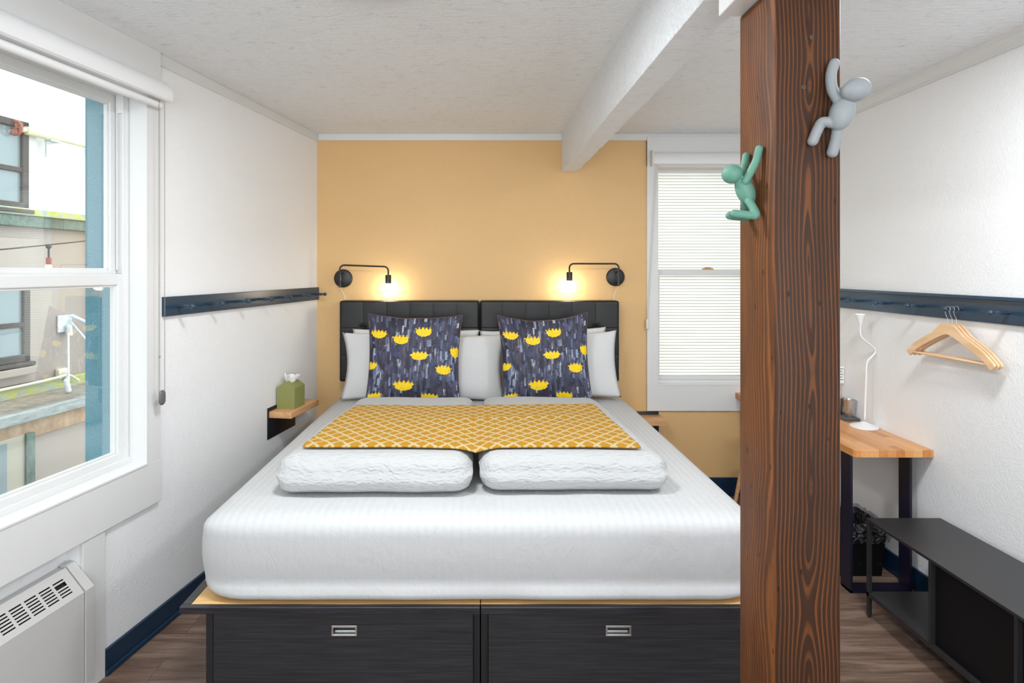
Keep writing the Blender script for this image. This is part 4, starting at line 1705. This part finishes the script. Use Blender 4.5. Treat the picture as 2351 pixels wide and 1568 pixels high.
YG = 1.405
hd = wp(1681, 400, YG)
bd = wp(1711, 438, YG)
ax = wp(1722, 470, YG) - wp(1697, 408, YG)
figure('wall_hook', 'sage green climbing figure hook on the left face of the post',
       [(hd, .0222, (1, 1, .93), None), (bd, .0195, (1, 1, 1.72), tilt_to(ax))],
       [([wp(1743, 342, 1.372), wp(1735, 372, 1.378), wp(1712, 416, 1.388)], .0080),
        ([wp(1713, 358, 1.44), wp(1709, 380, 1.437), wp(1701, 408, 1.42)], .0078),
        ([wp(1720, 462, 1.392), wp(1736, 492, 1.374), wp(1722, 494, 1.378), wp(1686, 490, 1.385)], .0083),
        ([wp(1709, 465, 1.418), wp(1716, 497, 1.44), wp(1700, 498, 1.436), wp(1675, 495, 1.43)], .0083)],
       M_HOOKG, (hd.x, 1.40, 1.70), 'climbing figure hooks on the timber post')
YW = 1.285
hd = wp(1965, 206, 1.262)
bd = wp(1933, 259, YW)
ax = wp(1945, 226, YW) - wp(1922, 296, YW)
figure('wall_hook', 'light grey climbing figure hook on the front face of the post',
       [(hd, .0225, (1, 1, 1.22), tilt_to(wp(1985, 196, 1.26) - wp(1945, 214, 1.262))), (bd, .0228, (1, 1, 1.62), tilt_to(ax))],
       [([wp(1915, 146, 1.309), wp(1908, 172, 1.304), wp(1911, 205, 1.296), wp(1925, 232, 1.287)], .0098),
        ([wp(1931, 210, 1.300), wp(1935, 224, 1.294), wp(1940, 240, 1.288)], .0088),
        ([wp(1916, 284, 1.287), wp(1890, 280, 1.296), wp(1880, 292, 1.302), wp(1866, 324, 1.3085)], .0098),
        ([wp(1925, 288, 1.289), wp(1919, 322, 1.300), wp(1911, 350, 1.3085)], .0102)],
       M_HOOKW, (hd.x, 1.29, 1.85), 'climbing figure hooks on the timber post')

# ================================================================== OUTSIDE THE LEFT WINDOW
def LP(px_, py_, n):
    r = (px_ - 1103) / F
    s = (r * (4.33 - .1686 * n) + 1.16 - .9857 * n) / (.9857 * r - .1686)
    Y = 4.33 - .9857 * s - .1686 * n
    return s, EYE - (py_ - 620) * Y / F


NN = -4.0
nb_ = thing('neighbouring_building', 'white and beige stucco building across the alley beyond the left window', 'building', lw(1.0, NN, -2.6), LANG)
zl0 = LP(213, 503, NN)[1]
zl1 = LP(213, 530, NN)[1]
b = B(LW); b.box(-9, 9, NN - .3, NN, zl0, 7)
mesh_obj('upper_wall', b, M_EXTWHITE, nb_)
b = B(LW); b.box(-9, 9, NN - .3, NN, -2.6, zl1)
mesh_obj('lower_wall', b, M_EXTBEIGE, nb_)
b = B(LW); b.box(-9, 9, NN - .25, NN + .13, zl0 - .045, zl0 + .03, .01)
mesh_obj('ledge', b, M_MOSS, nb_)
b = B(LW); b.box(-9, 9, NN - .25, NN + .10, zl1 - .02, zl0 - .045, .01)
mesh_obj('fascia', b, M_LEDGEDK, nb_)
# pilaster shade strip and corner board at the right
s_a, _ = LP(73, 400, NN); s_b, _ = LP(47, 400, NN)
b = B(LW); b.box(s_a, s_a + 2.6, NN, NN + .06, zl0 + .03, 7)
mesh_obj('wall_layer', b, M_EXTWHITE, nb_)
# windows
def ext_window(pxr, y_top, y_bot, label_z=None, nn=NN):
    sr, zt = LP(pxr, y_top, nn)
    _, zb2 = LP(pxr, y_bot, nn)
    wdt = 1.0
    f = .075
    b = B(LW)
    b.box(sr, sr + f, nn + .05, nn + .10, zb2, zt, .01)
    b.box(sr + wdt - f, sr + wdt, nn + .05, nn + .10, zb2, zt, .01)
    b.box(sr, sr + wdt, nn + .05, nn + .10, zt - f, zt, .01)
    b.box(sr, sr + wdt, nn + .05, nn + .10, zb2, zb2 + f, .01)
    zm = zb2 + (zt - zb2) * .42
    b.box(sr + f, sr + wdt - f, nn + .05, nn + .09, zm, zm + .05, .005)
    b.box(sr - .02, sr + wdt + .02, nn + .06, nn + .15, zb2 - .04, zb2, .01)
    fo = mesh_obj('window_frame', b, M_EXTFRAME, nb_)
    b = B(LW); b.box(sr + f, sr + wdt - f, nn + .05, nn + .065, zb2 + f, zt - f)
    mesh_obj('pane', b, M_EXTGLASS, fo)


ext_window(49, 283, 483)
ext_window(52, 640, 828)
s_c, z_c = LP(77, 868, NN)
b = B(LW); b.box(s_c, s_c + 2, NN, NN + .05, z_c - .02, z_c + 1.5)
s_d, z_d = LP(60, 850, NN)
b.box(s_d, s_d + 2, NN, NN + .16, z_d - .02, z_d + .06, .01)
mesh_obj('window_surround', b, M_EXTBEIGE, nb_)
s_e, _ = LP(208, 400, NN)
b = B(LW); b.tube([(s_e, NN + .05, 6.5), (s_e, NN + .05, .1)], .028, 12)
mesh_obj('downpipe', b, M_EXTCREAM, nb_)
# low roof projecting into the alley
NR = -3.23
_, zr = LP(215, 907, NR)
b = B(LW); b.box(-9, 9, NN, NR, zr - .06, zr - .012)
mesh_obj('low_roof', b, M_ROOF, nb_)
b = B(LW); b.box(-9, 9, NR - .03, NR + .03, zr - .09, zr + .012, .012)
mesh_obj('gutter', b, M_GUTTER, nb_)
b = B(LW); b.box(-9, 9, NN, NN + .06, zr - .02, zr + .10, .01)
mesh_obj('roof_flashing', b, M_MOSS, nb_)
b = B(LW); b.box(-9, 9, NR - .08, NR - .03, -2.6, zr - .05)
mesh_obj('ground_storey_wall', b, M_EXTBEIGE, nb_)
b = B(LW); b.box(-9, 9, NR - .04, NR - .015, zr - .25, zr - .09)
mesh_obj('roof_fascia', b, M_BROWN, nb_)
s_f, _ = LP(77, 1050, NR); s_g, _ = LP(57, 1050, NR)
b = B(LW); b.box(s_f, s_g, NR - .03, NR + .02, -2.6, zr - .2)
mesh_obj('pilaster', b, M_LEDGEDK, nb_)
b = B(LW); b.box(s_g, 9, NR - .03, NR, -2.6, zr - .2)
mesh_obj('doorway_wall', b, M_EXTCREAM, nb_)
s_h, z_h = LP(14, 1018, NR)
b = B(LW); b.box(s_h, 9, NR - .01, NR + .01, -2.6, z_h)
mesh_obj('door', b, M_EXTGLASS, nb_)

# pipe with valve and bracket
pp_ = thing('wall_pipe', 'mossy white pipe with red valve on the upper wall outside', 'pipe', lw(1.0, NN + .1, 3), LANG)
sa_, za_ = LP(45, 297, NN + .1); sb_, zb2_ = LP(215, 338, NN + .1)
b = B(LW); b.tube([(sa_, NN + .12, za_), (sb_ - 2.0, NN + .12, za_)], .028, 12); b.tube([(sa_ - .05, NN + .12, za_), (sa_ - .32, NN + .12, za_)], .045, 12)
mesh_obj('pipe', b, M_PIPE, pp_, True)
b = B(LW); b.tube([(sa_ + .06, NN + .12 + .07 * math.cos(a), za_ + .07 * math.sin(a)) for a in [2 * PI * k / 20 for k in range(20)]], .014, 8, closed=True)
b.tube([(sa_ + .06, NN + .12, za_ - .07), (sa_ + .06, NN + .12, za_ + .07)], .01, 8); b.tube([(sa_ + .06, NN + .05, za_), (sa_ + .06, NN + .19, za_)], .01, 8)
mesh_obj('valve_wheel', b, M_VALVE, pp_, True)
sc_, zc_ = LP(105, 360, NN + .06)
b = B(LW); b.box(sc_ - .012, sc_ + .012, NN + .06, NN + .085, zc_, za_, .003); b.box(sc_ - .1, sc_ + .02, NN + .06, NN + .15, za_ - .05, za_ - .03, .003)
b.tube([(sc_, NN + .08, zc_ + .14), (sc_ - .12, NN + .12, za_ - .04)], .007, 8)
mesh_obj('bracket', b, M_GALV, pp_)

# string light
sl_ = thing('string_light', 'black outdoor wire with one small lit bulb outside the left window', 'string light', lw(1.6, -2.6, 1.9), LANG)
q = [LP(a, c, -2.6) for a, c in ((-60, 577), (0, 573), (112, 562), (213, 551), (300, 538))]
b = B(LW); b.tube(smooth_path([(s, -2.6, z) for s, z in q], 6), .006, 8)
s1_, z1_ = LP(112, 563, -2.6); _, z2_ = LP(116, 593, -2.6)
b.tube([(s1_, -2.6, z1_), (s1_, -2.6, z2_)], .008, 8); b.ball((s1_, -2.6, z1_ - .01), .022, u=10, v=8)
mesh_obj('wire', b, M_WIRE, sl_, True)
b = B(LW); b.tube([(s1_, -2.6, z2_ + .005), (s1_, -2.6, z2_ - .055)], .021, 12)
mesh_obj('bulb_socket', b, M_VALVE, sl_, True)
b = B(LW); b.ball((s1_, -2.6, z2_ - .07), .024, u=12, v=10)
mesh_obj('bulb', b, M_STRBULB, sl_, True)

# anchor plate with two cables
an = thing('cable_anchor', 'galvanised anchor plate with two cables on the beige wall outside', 'anchor', lw(1.2, NN, .6), LANG)
s1_, z1_ = LP(163, 722, NN); s0_, z0_ = LP(130, 764, NN)
b = B(LW); b.box(min(s0_, s1_), max(s0_, s1_), NN + .002, NN + .02, min(z0_, z1_), max(z0_, z1_), .004)
mesh_obj('anchor_plate', b, M_GALV, an)
sm, zm_ = LP(148, 757, NN); se, ze = LP(163, 880, NR - .35)
b = B(LW); b.tube([(sm, NN + .05, zm_), (se, NR - .38, zr + .02)], .012, 8); b.capsule([(sm, NN + .06, zm_ + .03), (sm, NN + .07, zm_ - .05)], .03, 10)
b.capsule([(se + .01, NR - .40, zr + .12), (se, NR - .38, zr + .02)], .028, 10)
sm2, zm2 = LP(155, 740, NN); se2, ze2 = LP(215, 800, NN + 1.0)
b.tube([(sm2, NN + .05, zm2), (se2, NN + 1.0, ze2)], .012, 8)
b.tube([(sm2, NN + .05, zm2 + .08), (sm2 - .2, NN + .25, zm2 - .09)], .02, 8)
mesh_obj('cable', b, M_GALV, an, True)
# outlet box with conduit
ob = thing('outdoor_outlet', 'cream outlet box with conduit on the beige wall outside', 'outlet', lw(1.3, NN, .3), LANG)
so_, zo_ = LP(145, 862, NN + .05)
b = B(LW); b.box(so_ - .06, so_ + .06, NN + .002, NN + .06, zo_ - .06, zo_ + .08, .01)
mesh_obj('outlet_box', b, M_CREAM, ob)
b = B(LW); b.tube(smooth_path([(so_, NN + .09, zo_ - .05), (so_ + .02, NN + .09, zr + .16), (so_ + .3, NN + .09, zr + .115), (so_ + 3, NN + .09, zr + .115)], 6), .016, 8)
b.tube(smooth_path([(so_ - .03, NN + .08, zo_ - .05), (so_ - .04, NN + .1, zr + .12), (so_ - .12, NN + .14, zr + .05)], 6), .014, 8)
mesh_obj('conduit', b, M_CREAM, ob, True)
b = B(); b.box(-12, 8, -8, 14, -2.7, -2.6)
struct('ground', b, M_GROUND)
